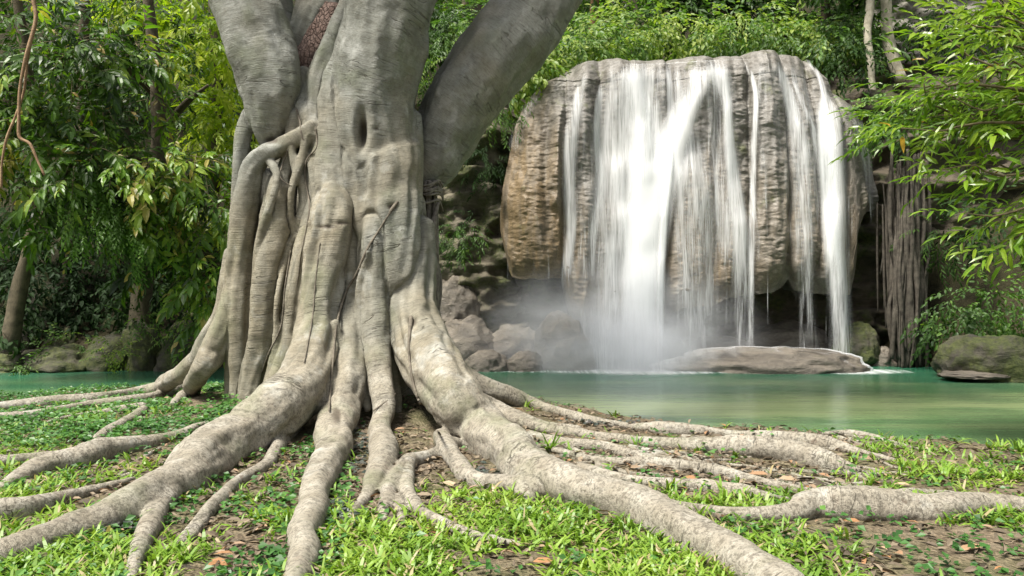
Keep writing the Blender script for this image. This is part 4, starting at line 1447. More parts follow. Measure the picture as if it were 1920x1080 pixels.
# hanging root curtain right of the falls
hr = empty('hanging_root_curtain', (8.6, 16.4, WL))
tag(hr, 'brown column of matted roots hanging down the cliff right of the falls', 'roots')
for k in range(80):
    x = random.gauss(1706, 13)
    y0, y1 = random.uniform(280, 420), random.uniform(640, 696)
    d = random.uniform(16.0, 16.5)
    pxtube('hanging_root', [(x, y0, random.uniform(1, 3), d + .2), (x + random.uniform(-9, 9), (y0 * 2 + y1) / 3, random.uniform(1.5, 5), d), (x + random.uniform(-12, 12), (y0 + y1 * 2) / 3, random.uniform(1.5, 6), d - .05), (x + random.uniform(-12, 10), y1, random.uniform(2, 4), d)], ROOTHANG, hr, 6, 0.5, 0.10)
for k in range(12):
    x = random.uniform(1645, 1690)
    y0, y1 = random.uniform(300, 400), random.uniform(470, 640)
    d = random.uniform(16.5, 16.9)
    pxtube('hanging_root', [(x, y0, 1.5, d), (x + random.uniform(-6, 6), (y0 + y1) / 2, 2.5, d), (x + random.uniform(-8, 8), y1, 1.2, d)], ROOTHANG, hr, 5, 0.2, 0.15)

# ------------------------------------------------------------------ forest on the left bank
t = empty('forest_tree', W(262, 690, 15.9))
tag(t, 'leafy tree with curved mossy trunk on the far left bank', 'tree')
trunk_part(t, [pw(250, 700, 15.9, 30), pw(258, 640, 15.9, 22), pw(266, 560, 15.9, 19), pw(275, 480, 15.9, 18), pw(285, 380, 15.8, 17), pw(300, 250, 15.6, 15), pw(290, 100, 15.4, 12), pw(270, -60, 15.2, 9)], TREEBARK)
for (a, b, c) in [((285, 380), (360, 300), 14.6), ((290, 330), (200, 260), 14.6), ((300, 250), (390, 160), 14.8), ((295, 180), (180, 90), 14.6), ((270, 480), (350, 430), 15)]:
    trunk_part(t, [pw(*a, 15.7, 8), pw((a[0] + b[0]) / 2, (a[1] + b[1]) / 2 - 8, 15.2, 6), pw(*b, c, 3)], TREEBARK, 'branch', 7)
foliage(t, blobs_px([(330, 300, 14.2, 1.0, 0.8, 0.55), (230, 330, 13.9, .9, 0.8, 0.6), (385, 400, 14.4, 0.6, 0.8, 0.6), (270, 430, 14.2, 0.7, 0.7, 0.4), (170, 215, 14.2, 0.8, 0.8, 0.5), (270, 190, 14.4, 0.7, 0.7, 0.4), (390, 520, 14.6, 0.5, 0.6, 0.6), (210, 100, 14.4, .8, .8, .6), (300, 505, 14.8, .5, .5, .3), (410, 590, 14.8, .3, .5, .3)]),
        760, SPR_DROOP, LF_DROOP, hang=0.3, singles=300, twigs=400)

t = empty('forest_tree', W(20, 640, 15.2))
tag(t, 'dark leaning tree with hanging foliage at the left frame edge', 'tree')
trunk_part(t, [pw(20, 650, 15.2, 18), pw(38, 540, 15.2, 14), pw(60, 440, 15.1, 12), pw(70, 300, 15, 11), pw(50, 120, 14.8, 10), pw(20, -80, 14.6, 8)], TREEBARK)
trunk_part(t, [pw(60, 440, 15.1, 8), pw(95, 380, 14.8, 6), pw(140, 300, 14.4, 4)], TREEBARK, 'branch', 7)
foliage(t, blobs_px([(60, 250, 13.4, .9, .7, .8), (150, 330, 13.6, .8, .7, .6), (20, 370, 13.6, .7, .7, .45), (110, 130, 13.6, 1., .8, .8), (-60, 180, 13.4, .9, .8, 1.0), (160, 420, 13.8, .55, .5, .35), (30, 40, 13.5, 1, .8, .7)]),
        520, SPR_DROOP, LF_DROOP, hang=0.3, singles=300, twigs=300)

t = empty('forest_tree', W(120, 660, 17.5))
tag(t, 'tree in deep shade behind the left bank foliage', 'tree')
trunk_part(t, [pw(110, 640, 17.5, 16), pw(130, 500, 17.5, 13), pw(150, 300, 17.5, 12), pw(160, 0, 17.5, 9)], TREEBARK)
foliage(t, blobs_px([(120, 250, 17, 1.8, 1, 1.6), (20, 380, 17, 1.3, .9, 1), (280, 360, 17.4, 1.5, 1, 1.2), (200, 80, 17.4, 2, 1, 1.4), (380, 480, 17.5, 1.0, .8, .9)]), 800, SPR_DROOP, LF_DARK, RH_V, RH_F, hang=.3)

t = empty('forest_tree', W(420, 600, 20))
tag(t, 'sunlit yellow green tree glowing behind the banyan left limb', 'tree')
trunk_part(t, [pw(400, 560, 20, 18), pw(395, 400, 20, 15), pw(405, 200, 20, 12), pw(400, 0, 20, 9)], TREEBARK)
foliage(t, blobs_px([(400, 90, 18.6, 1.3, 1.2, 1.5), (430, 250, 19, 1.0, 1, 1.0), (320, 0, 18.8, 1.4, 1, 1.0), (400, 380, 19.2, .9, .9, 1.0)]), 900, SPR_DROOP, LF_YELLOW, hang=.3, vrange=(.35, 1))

t = empty('forest_tree', W(300, 560, 24))
tag(t, 'tall tree filling the top left behind the yellow green one', 'tree')
trunk_part(t, [pw(250, 560, 24, 18), pw(255, 300, 24, 15), pw(240, 0, 24, 10)], TREEBARK)
foliage(t, blobs_px([(60, 60, 23, 3, 1.4, 2.4), (300, 120, 24, 3, 1.4, 2.6), (520, 140, 24, 2.4, 1.4, 2.8), (150, 300, 24, 3, 1.4, 1.6), (480, 400, 24, 2, 1.2, 1.6)]), 1300, SPR_BACK, LF_FOREST, RH_V, RH_F, scl=(1.2, 1.8))

for (px, py, d, rx, rz, n_, lab) in [(70, 520, 16.6, 1.3, .8, 170, 'dark undergrowth in the deep shade at the lower left'), (200, 560, 16.9, 1.0, .6, 130, 'dark undergrowth behind the squat boulder'),
                                (330, 560, 17.0, .9, .6, 120, 'shaded undergrowth behind the curved mossy trunk'), (10, 600, 15.9, .7, .4, 60, 'dark low bush beside the rock slab at the left edge'), (150, 470, 18.0, 2.4, 1.0, 260, 'black green thicket far under the left foliage')]:
    o = empty('undergrowth', W(px, py, d))
    tag(o, lab, 'bush')
    foliage(o, [(*W(px, py, d), rx, .6, rz)], n_, SPR_SMALL, LF_DARK, hang=.3, partname='foliage', scl=(1, 1.7), clumps=False, vrange=(0, .4))  # only the darkest leaf tones: shade of the left hollow is painted in
# trailing creeper below the left crowns
for (px, py, d, lab) in [(195, 400, 13.2, 'light green creeper strand hanging below the left foliage'), (225, 440, 13.3, 'longest creeper strand trailing towards the curved trunk'), (160, 380, 13.1, 'short creeper strand at the edge of the dark hollow'), (110, 395, 13.0, 'thin creeper strand near the dark leaning trunk')]:
    o = empty('creeper', W(px, py, d))
    tag(o, lab, 'vine', 'creepers hanging from the left foliage')
    c0 = W(px, py, d)
    foliage(o, [(c0[0] + .12 * q_, c0[1], c0[2] - .28 * q_ + .5, .16, .12, .25) for q_ in range(4)], 60, SPR_SMALL, LF_RIM, hang=1.2, partname='foliage', scl=(.5, .8), clumps=False, vrange=(.1, .6))

# low plants between the left rocks
for i, (px, py, d, s, lab) in enumerate([
        (78, 655, 15.6, .28, 'small fern growing over the left ledge rock'), (140, 640, 15.9, .3, 'bright seedling clump between the left bank rocks'),
        (265, 605, 15.3, .3, 'tuft of leaves beside the curved mossy trunk'), (345, 620, 15.2, .34, 'leafy weed on top of the round mossy boulder'),
        (385, 590, 15.0, .4, 'light green sapling close to the banyan buttress'), (205, 660, 15.1, .22, 'sprig on the squat boulder at the waterline'), (30, 690, 15.0, .2, 'sprig at the left corner of the far bank')]):
    o = empty('bank_plant', W(px, py, d))
    tag(o, lab, 'plant', 'small plants on the far left bank')
    foliage(o, [(*W(px, py, d), s, s * .6, s * .8)], 26, SPR_SMALL, LF_RIM, hang=.1, partname='foliage', scl=(.5, .9), clumps=False)

# lianas hanging in front of the left foliage
l1 = pxtube('liana', [(58, -60, 4, 9.6), (63, 0, 4, 9.6), (67, 40, 4, 9.6), (48, 110, 3.5, 9.6), (37, 170, 3, 9.6), (35, 230, 3, 9.6), (37, 258, 3, 9.6), (56, 270, 2.5, 9.6), (70, 300, 2.2, 9.6), (83, 328, 2, 9.6)], LIANA, None, 7, 0.2)
tag(l1, 'pale brown hooked liana dangling at the upper left', 'vine')
l2 = pxtube('liana', [(70, 20, 2.5, 9.65), (52, 110, 2.5, 9.65), (45, 170, 2.5, 9.65), (30, 215, 2.5, 9.65), (12, 260, 2.5, 9.65), (3, 310, 2, 9.65), (2, 352, 2.5, 9.65)], LIANA, None, 7, 0.2)
tag(l2, 'darker liana trailing left behind the hooked one', 'vine')

# ------------------------------------------------------------------ greenery between banyan and falls, rim shrubs, forest above
for i, (px, py, d, rx, rz, n, mat, lab) in enumerate([
        (850, 90, 18.2, 1.1, 1.2, 260, LF_FOREST, 'dense shrub in the notch between the banyan limbs'),
        (800, 130, 17.6, .6, .7, 110, LF_DARK, 'dark fern bush tucked behind the leaning right limb'),
        (855, 440, 16.9, .45, .35, 60, LF_FOREST, 'fern patch clinging to the mossy cliff by the trunk'),
        (905, 300, 17.0, .5, .35, 60, LF_DARK, 'dark creeper on the cliff below the leaning limb'),
        (950, 205, 17.0, .5, .3, 60, LF_RIM, 'small yellow green creeper on the cliff brow under the limb'),
        (890, 390, 16.9, .3, .3, 36, LF_DARK, 'little fern tuft on the cliff left of the falls')]):
    o = empty('cliff_shrub', W(px, py, d))
    tag(o, lab, 'shrub')
    foliage(o, [(*W(px, py, d), rx, .5, rz)], n, SPR_FERN, mat, hang=.35, partname='foliage', scl=(.6, 1.0), singles=0)

rim = [(985, 130, 17.4, .45, .22, 'yellow green shrub spilling over the left brow of the falls'), (1075, 100, 18.2, 1.0, .4, 'bright shrub on the rim just left of the falls'),
       (1170, 80, 19.5, 1.1, .55, 'sunny shrub above the left third of the falls'), (1280, 70, 20, 1.2, .6, 'leafy shrub above the middle of the falls'),
       (1390, 75, 20, 1.2, .55, 'rounded shrub above the right middle of the falls'), (1490, 85, 19.6, .9, .4, 'shrub on the rim near the right end of the falls'),
       (1570, 85, 19.0, .8, .6, 'dark shrub at the top right corner of the falls')]
for i, (px, py, d, rx, rz, lab) in enumerate(rim):
    o = empty('rim_shrub', W(px, py + 30, d))
    tag(o, lab, 'shrub', 'shrubs along the waterfall rim')
    foliage(o, [(*W(px, py, d), rx, .8, rz), (*W(px + 25, py - 25, d + .6), rx * .8, .8, rz)], 300, SPR_SMALL, LF_RIM if i < 6 else LF_FOREST, hang=.25, partname='foliage', scl=(.9, 1.7), clumps=True)

FT = [(880, 24, -20, 'forest tree behind the leaning limb of the banyan', LF_FOREST, TREEBARK), (1010, 26, -40, 'forest tree rising above the left end of the falls', LF_FOREST, TREEBARK),
      (1105, 22.5, 10, 'slender reddish trunked tree above the falls', LF_RIM, REDBARK), (1230, 25, -10, 'forest tree above the middle of the falls', LF_FOREST, TREEBARK),
      (1350, 24, 0, 'bushy tree above the right half of the falls', LF_FOREST, TREEBARK), (1470, 25, -20, 'forest tree left of the two pale trunks', LF_FOREST, TREEBARK),
      (1560, 22.5, 0, 'leafy tree right next to the pale trunks', LF_DARK, TREEBARK), (1830, 23, -30, 'shaded tree on the cliff at the upper right corner', LF_DARK, TREEBARK)]
for (px, d, py, lab, mat, bk) in FT:
    b0 = W(px, 110, d)
    b0[2] = float(gh(np.array([b0[0]]), np.array([b0[1]]))[0])
    o = empty('forest_tree', b0)
    tag(o, lab, 'tree')
    top = W(px + random.uniform(-20, 20), py - 120, d)
    mid = W(px + random.uniform(-12, 12), py + 40, d)
    trunk_part(o, [(*b0, .16), (*mid, .13), (*top, .08)], bk)
    bl = []
    for k in range(5):
        bl.append((*W(px + random.uniform(-95, 95), py + random.uniform(-90, 110), d + random.uniform(-1.2, .8)), random.uniform(.8, 1.4), .9, random.uniform(.5, .9)))
    foliage(o, bl, 560, SPR_BACK, mat, RH_V, RH_F, hang=.25, scl=(.9, 1.5))

for (pts, lab) in [([(1640, 205, 6, 17.6), (1632, 120, 7, 17.8), (1627, 60, 7, 17.9), (1632, 0, 7, 18), (1640, -120, 6, 18)], 'thin pale tree trunk standing on the ledge right of the falls'),
                   ([(1690, 150, 11, 18), (1676, 115, 11, 18.1), (1665, 70, 11, 18.2), (1663, 0, 10, 18.3), (1655, -130, 9, 18.3)], 'thicker pale curved trunk in front of the grey cliff')]:
    o = empty('pale_tree', W(pts[0][0], pts[0][1], pts[0][3]))
    tag(o, lab, 'tree')
    pxtube('trunk', pts, PALEBARK, o, 9, .15, .1)
    foliage(o, [(*W(pts[-1][0], pts[-1][1] - 40, pts[-1][3]), 1.3, 1, .8), (*W(pts[-1][0] - 40, -60, pts[-1][3] + .5), 1, .8, .6)], 260, SPR_BACK, LF_FOREST, RH_V, RH_F, scl=(.6, 1.0))

# right cliff greenery
for i, (px, py, d, rx, rz, n, mat, lab) in enumerate([
        (1660, 225, 16.5, .55, .55, 110, LF_FOREST, 'green shrub on the ledge at the right shoulder of the falls'),
        (1600, 110, 17.6, .5, .5, 70, LF_DARK, 'dark shrub hanging behind the right brow of the falls'),
        (1850, 560, 15.2, .9, .55, 170, LF_FOREST, 'glossy shrub above the mossy boulder on the right bank'),
        (1770, 600, 15.4, .4, .3, 50, LF_FOREST, 'low shrub beside the hanging roots on the right bank'),
        (1900, 610, 14.4, .4, .3, 50, LF_FOREST, 'small leafy bush touching the top of the mossy boulder'),
        (1760, 440, 16.2, .5, .4, 60, LF_DARK, 'dark fern patch on the brown cliff right of the roots'),
        (1880, 420, 15.8, .9, .6, 130, LF_DARK, 'dark creeper mass on the right cliff behind the bright leaves'),
        (1700, 40, 18.8, .7, .5, 60, LF_FOREST, 'spray of leaves beside the thicker pale trunk'),
        (1850, 60, 18.5, 1.6, 1.0, 200, LF_DARK, 'dark bush on the grey cliff at the upper right')]):
    o = empty('cliff_shrub', W(px, py, d))
    tag(o, lab, 'shrub')
    foliage(o, [(*W(px, py, d), rx, .5, rz)], n, SPR_SMALL if i != 5 else SPR_FERN, mat, hang=.3, partname='foliage', scl=(.8, 1.3))

# ------------------------------------------------------------------ overhanging tree on the right
o = empty('overhanging_tree', (6.0, 5.4, 0.0))
tag(o, 'tree at the right edge reaching bright lance shaped leaves over the pool', 'tree')
z0 = float(gh(np.array([6.0]), np.array([5.4]))[0])
trunk_part(o, [(6.0, 5.4, z0 - .1, .17), (6.1, 5.6, 1.4, .14), (6.0, 6.0, 2.8, .12), (6.2, 6.6, 4.2, .09), (6.3, 7.2, 6, .06)], TREEBARK)
br = [[(1800, 215), (1720, 225), (1650, 215)], [(1850, 120), (1800, 90), (1775, 70)], [(1790, 160), (1730, 165), (1690, 160)], [(1840, 230), (1770, 245), (1690, 240)], [(1880, 330), (1830, 310), (1765, 318)],
      [(1890, 400), (1850, 405), (1815, 400)], [(1880, 60), (1830, 50), (1790, 30)], [(1860, 180), (1800, 185), (1730, 190)], [(1900, 260), (1860, 270), (1800, 270)], [(1915, 440), (1895, 450), (1870, 455)],
      [(1890, 140), (1850, 130), (1810, 135)], [(1900, 200), (1870, 215), (1835, 225)], [(1910, 350), (1880, 355), (1850, 350)], [(1915, 90), (1890, 85), (1860, 60)], [(1910, 20), (1880, 25), (1860, 20)]]
br += [[(a + random.uniform(0, 50), b + random.uniform(-30, 18)) for a, b in bb] for bb in br if bb[0][1] < 260] + [[(a + 45, b + random.uniform(-20, 25)) for a, b in bb] for bb in br[3:9]]
SP_, SD_, SS_ = [], [], []
for k, b in enumerate(br):
    d = random.uniform(7.2, 8.2)
    st = W(2080, 240 + (b[0][1] - 240) * .6, d - .3)
    pts = [(*st, .022), pw(*b[0], d, 2.4), pw(*b[1], d, 1.8), pw(*b[2], d, .9)]
    s_ = catmull(np.array(pts), .06)
    trunk_part(o, pts, TWIG, 'branch', 6)
    seg = s_[:, :3]
    L = len(seg)
    for j in range(L // 4, L, 5):
        for rep in range(2):
            tdir = unit(seg[min(j + 1, L - 1)] - seg[j - 1])
            side = np.array((random.gauss(0, .4), random.gauss(-.1, .5), random.gauss(-.02, .35)))
            SP_.append(seg[j] + np.array((0, random.gauss(0, .12), random.gauss(0, .06))))
            SD_.append(tdir * 1.0 + side)
            SS_.append(random.uniform(.7, 1.1))
    SP_.append(seg[-1])
    SD_.append(unit(seg[-1] - seg[-4]))
    SS_.append(.8)
SP_, SD_, SS_ = np.array(SP_), np.array(SD_), np.array(SS_)
M, T, idx = sprays(SP_, SD_, rng.normal(0, .3, SP_.shape) + np.array((0, -.35, 0)), SPR_LANCE, SS_)
var = np.clip(0.55 + 0.3 * fbm(SP_ * 1.5, 2)[idx] + rng.normal(0, .16, len(T)), 0, .96)
var[rng.random(len(T)) > .99] = 1.0
x, y = proj(T)
vis = (x > 0) & (x < 1925) & (y > -5) & (y < 1085)
top = np.argsort(np.where(vis, T[:, 1], 99))[:300]
add_leaf_objects(o, M[top], T[top], var[top], LF_RIGHT, LEAF_V, LEAF_F)
rest = np.ones(len(T), bool)
rest[top] = False
fo = link('crown', leaves_mesh('crown', M[rest], T[rest], var[rest], LF_RIGHT), o)
fo['kind'] = 'stuff'
foliage(o, blobs_px([(2080, 200, 7.4, .5, .7, .8), (2150, 330, 7.2, .6, .8, .8), (2200, 80, 7.4, .8, .9, .8), (2060, 40, 7.8, .4, .6, .5), (2060, 400, 7.6, .35, .5, .4)]), 420, SPR_LANCE, LF_RIGHT, hang=.1, partname='outer_crown')

# ------------------------------------------------------------------ ground plants and litter
SPX = SP[:, :3]
RSEL = SP[SP[:, 2] < 0.6]


def root_clear(x, y):
    out = np.empty(len(x))
    for a in range(0, len(x), 6000):
        d2 = (x[a:a + 6000, None] - RSEL[None, :, 0]) ** 2 + (y[a:a + 6000, None] - RSEL[None, :, 1]) ** 2
        out[a:a + 6000] = (np.sqrt(d2) - RSEL[None, :, 3]).min(1)
    return out


def scatter(n, x0=-5.2, x1=5.4, y0=2.9, y1=11):
    # more points close to the camera
    u = rng.random(n)
    y = y0 * (y1 / y0) ** u
    x = rng.uniform(-0.95, 0.95, n) * y
    s = y - np.interp(x, EDGE[:, 0], EDGE[:, 1])
    k = s < 0.12
    x, y = x[k], y[k]
    return x, y, root_clear(x, y)


def pxy(x, y, z):
    return 960 + x / y * F, 540 - (z - CAMZ) / y * F


def cover_density(px, py):
    """0..1 creeping cover on the left by the trunk"""
    a = sstep(560, 470, px) * sstep(705, 735, py) * sstep(880, 800, py)
    b = sstep(660, 600, px) * sstep(560, 600, px) * sstep(760, 800, py) * sstep(960, 900, py) * .6
    return np.maximum(a, b)


def grass_density(px, py):
    g = sstep(850, 1000, py) * 1.0
    g = np.maximum(g, sstep(500, 300, px) * sstep(745, 775, py) * 0.35)
    g = np.maximum(g, sstep(1500, 1650, px) * sstep(800, 830, py) * 0.75)
    bare = np.exp(-((px - 790) / 70) ** 2 - ((py - 830) / 75) ** 2)
    bare = np.maximum(bare, .9 * np.exp(-((px - 1330) / 330) ** 2 - ((py - 880) / 48) ** 2))
    bare = np.maximum(bare, .75 * np.exp(-((px - 700) / 70) ** 2 - ((py - 930) / 55) ** 2))
    bare = np.maximum(bare, .7 * np.exp(-((px - 460) / 70) ** 2 - ((py - 1000) / 40) ** 2))
    bare = np.maximum(bare, .75 * np.exp(-((px - 1560) / 130) ** 2 - ((py - 1055) / 30) ** 2))
    return np.clip(g - bare, 0.03, 1)


x, y, cl = scatter(45000)
z = gh(x, y)
px, py = pxy(x, y, z)
nse = fbm(np.stack([x * 1.6, y * 1.6, 0 * x], -1), 3)
gd = grass_density(px, py) * (0.55 + 1.5 * nse)
k = (cl > 0.015) & (rng.random(len(x)) < gd * 0.95)
x, y, z = x[k], y[k], z[k]
# each point is a tuft of 4-8 blades
nb = rng.integers(4, 9, len(x))
ti = np.repeat(np.arange(len(x)), nb)
n = len(ti)
a = rng.uniform(0, 2 * math.pi, n)
elv = rng.uniform(.15, 1.1, n)
d = np.stack([np.cos(a) * np.cos(elv), np.sin(a) * np.cos(elv), np.sin(elv)], -1)
up = np.stack([-np.cos(a) * np.sin(elv), -np.sin(a) * np.sin(elv), np.cos(elv)], -1) + rng.normal(0, .25, (n, 3))
L = rng.uniform(.035, .13, n)
wd = rng.uniform(.007, .018, n)
T = np.stack([x[ti] + rng.normal(0, .018, n), y[ti] + rng.normal(0, .018, n), z[ti] - .004], -1)
Mg = frames(d, up) * np.stack([L, wd, L * 1.0], -1)[:, None, :]
tv = np.clip(.5 + .35 * fbm(np.stack([x * 2.3, y * 2.3, 0 * x + 4], -1), 2) + rng.normal(0, .08, len(x)), 0, .95)[ti] + rng.normal(0, .09, n)
tv = np.where(rng.random(n) > .93, 1, np.clip(tv, 0, .94))
g = link('grass', leaves_mesh('grass', Mg, T, tv, LF_GRASS, BL_V, BL_F))
tag(g, 'short broad bladed grass growing between the banyan roots', None, None, 'stuff')
print('grass blades', n)

# creeping cover
x, y, cl = scatter(78000)
z = gh(x, y)
px, py = pxy(x, y, z)
nse = fbm(np.stack([x * 1.9, y * 1.9, 0 * x + 9], -1), 3)
cd = cover_density(px, py) * (0.8 + .8 * nse) + np.where(px < 650, .14, .04) * (nse > .0)
k = (cl > 0.0) & (rng.random(len(x)) < cd * 1.0)
x, y, z = x[k], y[k], z[k]
rep = 3
x, y, z = np.repeat(x, rep), np.repeat(y, rep), np.repeat(z, rep)
n = len(x)
a = rng.uniform(0, 2 * math.pi, n)
e = rng.uniform(-.25, .5, n)
d = np.stack([np.cos(a), np.sin(a), e], -1)
up = np.stack([rng.normal(0, .45, n), rng.normal(-.25, .45, n), np.ones(n)], -1)
L = rng.uniform(.03, .058, n)
hgt = rng.uniform(.005, .075, n) * (0.6 + .8 * vnoise(np.stack([x * 3, y * 3, 0 * x], -1)) ** 2)
T = np.stack([x + rng.normal(0, .03, n), y + rng.normal(0, .03, n), z + hgt], -1)
tv = np.clip(.45 + .35 * fbm(np.stack([x * 1.7, y * 1.7, 0 * x], -1), 2) + 4 * (hgt - .03) + rng.normal(0, .15, n), 0, 1)
g = link('ground_cover', leaves_mesh('ground_cover', scale_frames(frames(d, up), L, L * .9), T, tv, LF_COVER, RH_V, RH_F))
tag(g, 'creeping small leaved ground cover left of the banyan trunk', None, None, 'stuff')
print('cover leaves', n)

# litter
x, y, cl = scatter(40000)
z = gh(x, y)
px, py = pxy(x, y, z)
ld = np.clip(1.05 - grass_density(px, py), .15, 1) * (1 - .85 * cover_density(px, py))
k = (cl > -0.02) & (rng.random(len(x)) < ld * .95)
x, y, z = x[k], y[k], z[k]
n = len(x)
a = rng.uniform(0, 2 * math.pi, n)
d = np.stack([np.cos(a), np.sin(a), rng.normal(.05, .25, n)], -1)
up = np.stack([rng.normal(0, .4, n), rng.normal(0, .4, n), np.ones(n)], -1)
L = rng.uniform(.025, .10, n)
T = np.stack([x, y, z + rng.uniform(.004, .028, n)], -1)
tv = np.clip(rng.beta(1.6, 2.2, n), 0, 1)
g = link('leaf_litter', leaves_mesh('leaf_litter', scale_frames(frames(d, up), L, L * rng.uniform(.25, .6, n)), T, tv, LF_DEAD))
tag(g, 'brown dead leaf litter strewn over bare soil between roots', None, None, 'stuff')
# fine sticks
tw = []
for j in range(0, min(n, 4200), 7):
    aa = random.uniform(0, 6.28)
    ll = random.uniform(.04, .16)
    c0 = np.array((x[j], y[j], z[j] + .008))
    dv = np.array((math.cos(aa), math.sin(aa), random.uniform(-.05, .12))) * ll
    tw.append(tube(np.array([(*(c0 - dv / 2), .0022), (*(c0 + (0, 0, .006)), .0026), (*(c0 + dv / 2), .0016)]), 4))
v, fc = join_tubes(tw)
g = link('twig_litter', mesh_np('twig_litter', v, fc, True, mats=[TREEBARK]))
tag(g, 'thin dead twigs strewn among the leaf litter', None, None, 'stuff')

# dark purplish plants in patches
for i, (cx, cy, sx, sy, cnt, lab) in enumerate([
        (672, 850, 22, 45, 70, 'patch of dark purple leaves beside the front toes of the trunk'), (640, 960, 20, 25, 40, 'dark purple leaves at the right of the middle front root'),
        (225, 990, 60, 16, 60, 'dark leaved patch in the crook of the big left root'), (905, 895, 30, 14, 36, 'dark leaved patch left of the big right root'),
        (1130, 795, 60, 5, 50, 'dark leaves on the bank edge against the water')]):
    M_, T_, v_ = [], [], []
    for k in range(cnt):
        ux, uy = random.gauss(cx, sx * .6), random.gauss(cy, sy * .6)
        dd = ground_hit(ux, uy)
        p = W(ux, uy, dd)
        for r_ in range(2):
            aa = random.uniform(0, 6.28)
            M_.append((math.cos(aa), math.sin(aa), random.uniform(-.1, .4)))
            T_.append(p + np.array((random.gauss(0, .02), random.gauss(0, .02), random.uniform(.01, .04))))
    M_, T_ = np.array(M_), np.array(T_)
    nn = len(M_)
    L = rng.uniform(.035, .065, nn)
    o = empty('dark_leaf_plant', T_[0])
    add_leaf_objects(o, scale_frames(frames(M_, rng.normal(0, .3, (nn, 3)) + np.array((0, -.2, 1))), L, L * .75), T_, rng.random(nn), LF_PURPLE, LEAF_V, LEAF_F)
    tag(o, lab, 'plant')

# taller grass tufts that stand out
TUFTS = [(1030, 845, 17, .20, 'tall grass tuft on the right shoulder of the big right root'), (985, 762, 9, .22, 'grass tuft on the bank edge by the water'), (935, 752, 8, .13, 'small grass tuft on the far root next to the water'),
         (1190, 838, 11, .15, 'grass tuft between the bank roots near the water'), (1255, 925, 14, .16, 'grass tuft right of the big right root'), (1360, 940, 12, .15, 'grass tuft above the white patched root'),
         (1135, 895, 10, .13, 'broad leaved tuft on top of the big right root'), (1380, 860, 8, .1, 'tiny grass tuft on the bank root'), (1470, 940, 9, .12, 'grass tuft left of the thick pale root'),
         (1310, 850, 7, .1, 'thin grass tuft before the bank root'), (860, 895, 10, .12, 'grass tuft beside the tan fallen leaf'), (240, 985, 9, .16, 'upright seedling in the crook of the left root'),
         (15, 885, 8, .14, 'grass tuft at the left frame edge'), (240, 742, 7, .14, 'grass tuft on the left far root'), (505, 905, 10, .13, 'grass tuft right of the thin left root'), (1910, 850, 9, .15, 'grass tuft on the bank at the right frame edge'),
         (75, 905, 7, .10, 'small tuft under the arched left root'), (1600, 870, 9, .12, 'grass tuft at the end of the bank root')]
for (ux, uy, cnt, hgt, lab) in TUFTS:
    dd = ground_hit(ux, uy)
    p = W(ux, uy, dd)
    aa = rng.uniform(0, 6.28, cnt)
    ee = rng.uniform(.35, 1.35, cnt)
    d = np.stack([np.cos(aa) * np.cos(ee), np.sin(aa) * np.cos(ee), np.sin(ee)], -1)
    up = np.stack([-np.cos(aa) * np.sin(ee), -np.sin(aa) * np.sin(ee), np.cos(ee)], -1)
    L = hgt * rng.uniform(.6, 1.15, cnt)
    M = frames(d, up) * np.stack([L, np.full(cnt, .017), L], -1)[:, None, :]
    T = p + np.stack([rng.normal(0, .015, cnt), rng.normal(0, .015, cnt), np.full(cnt, -.005)], -1)
    o = empty('grass_tuft', p)
    tag(o, lab, 'grass tuft', 'tall grass tufts among the roots')
    add_leaf_objects(o, M, T, np.clip(rng.normal(.45, .2, cnt), 0, .9), LF_GRASS, BL_V, BL_F, 'blade')

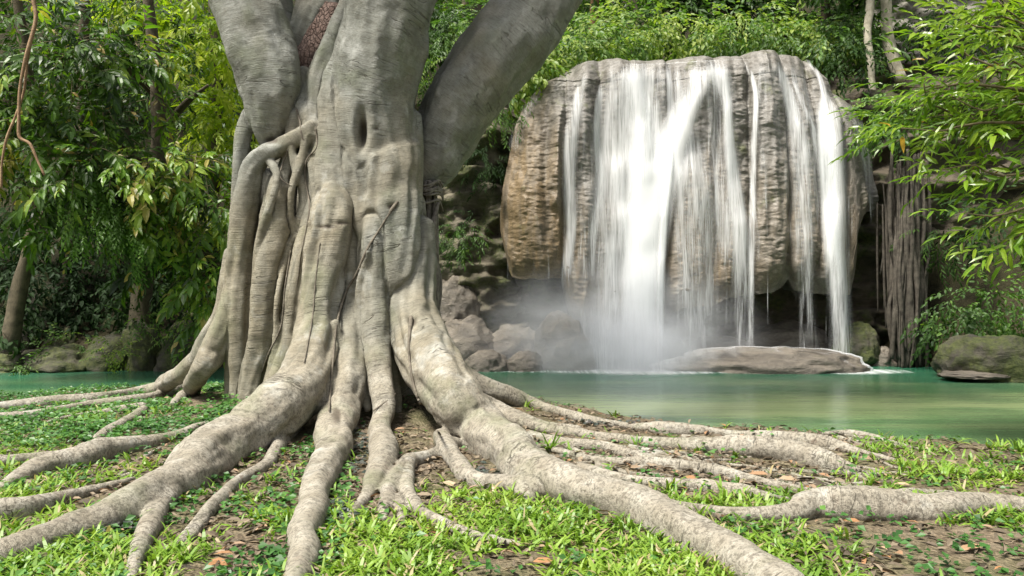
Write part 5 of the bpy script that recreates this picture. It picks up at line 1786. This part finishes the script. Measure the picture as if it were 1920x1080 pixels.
# single fallen leaves
FL = [(845, 915, .13, .98, 'large tan fallen leaf lying before the trunk base'), (795, 935, .10, .7, 'curled brown fallen leaf near the twisted root'), (1294, 903, .11, .93, 'orange brown fallen leaf among the bank roots'),
      (1028, 972, .10, .9, 'reddish fallen leaf in the grass under the big right root'), (1020, 1062, .11, .9, 'reddish brown fallen leaf in the bottom grass'), (1822, 1036, .19, .95, 'long pale brown fallen leaf in the right grass'),
      (1478, 1040, .09, .93, 'orange fallen leaf in the bottom right grass'), (1640, 818, .10, .8, 'pinkish fallen leaf on the bank edge by the pool'), (683, 845, .07, .9, 'small red fallen leaf between the front roots'),
      (288, 745, .09, .98, 'pale upright dead leaf on the left far root'), (70, 765, .10, .9, 'pinkish dead leaf by the left bank edge'), (1420, 895, .15, .85, 'big brown dead leaf on the litter near the bank root'),
      (1480, 905, .14, .97, 'grey tan dead leaf under the end of the bank root'), (1690, 915, .10, .97, 'tan fallen leaf behind the thick pale root'), (895, 1000, .08, .6, 'brown dead leaf beside the root tip'),
      (640, 930, .08, .75, 'brown dead leaf at the middle front root'), (415, 1065, .12, .9, 'brown fallen leaf at the bottom left of the middle root'), (930, 950, .09, .4, 'dark curled leaf below the right root fork'),
      (50, 910, .09, .6, 'brown dead leaf under the left field root'), (470, 985, .07, .75, 'small brown leaf right of the forked left root'), (1597, 985, .09, .9, 'red brown leaf under the thick pale root'), (530, 880, .07, .7, 'small tan leaf between left and middle roots')]
for (ux, uy, L, v_, lab) in FL:
    dd = ground_hit(ux, uy)
    p = W(ux, uy, dd) + np.array((0, 0, .03))
    aa = random.uniform(-.7, .7) + (math.pi if random.random() < .5 else 0)
    if L > .18:
        aa = .25
    fr = frames(np.array([(math.cos(aa), math.sin(aa), random.uniform(-.05, .2))]), np.array([(random.gauss(0, .2), -.35, 1.0)]))[0] * np.array((L, L * (.5 if L < .18 else .25), L * .6))
    lv = np.vstack([LEAF_V]) + np.array((-.5, 0, .0))
    vtx = lv @ fr.T
    oo = link('fallen_leaf', mesh_np('fallen_leaf', vtx, LEAF_F, False, {'var': np.full(8, v_)}, [LF_DEAD]), None, tuple(p))
    tag(oo, lab, 'leaf', 'single fallen leaves')

# ------------------------------------------------------------------ spray mist at the foot of the falls
k = NT('spray_mist')
k.t.nodes.remove(k.b)
vol = k.n('ShaderNodeVolumePrincipled')
vol.inputs['Color'].default_value = (.95, .97, 1, 1)
vol.inputs['Anisotropy'].default_value = 0.0
oc = k.n('ShaderNodeTexCoord').outputs['Object']
ln = k.n('ShaderNodeVectorMath', operation='LENGTH')
k.l(oc, ln.inputs[0])
fall_ = k.rng(ln.outputs['Value'], 0.15, 1.0, 1.0, 0.0, True)
dens = k.math('MULTIPLY', fall_, k.rng(k.noise(k.map(k.pos(), (.9, .9, 1.4)), 1, 2), .35, .65, .35, 1.2))
k.l(k.math('MULTIPLY', dens, 1.5), vol.inputs['Density'])
k.l(vol.outputs[0], k.out.inputs['Volume'])
bv, bf = ico(4)
for (c, s) in [((2.0, 15.8, 0.2), (3.4, .9, 1.9)), ((2.2, 15.2, -0.15), (2.2, .8, 1.0))]:
    o = link('mist', mesh_np('mist', bv, bf, True, mats=[k.m]), None, c)
    o.scale = s
    tag(o, 'pale spray mist drifting at the foot of the waterfall', None, None, 'stuff')
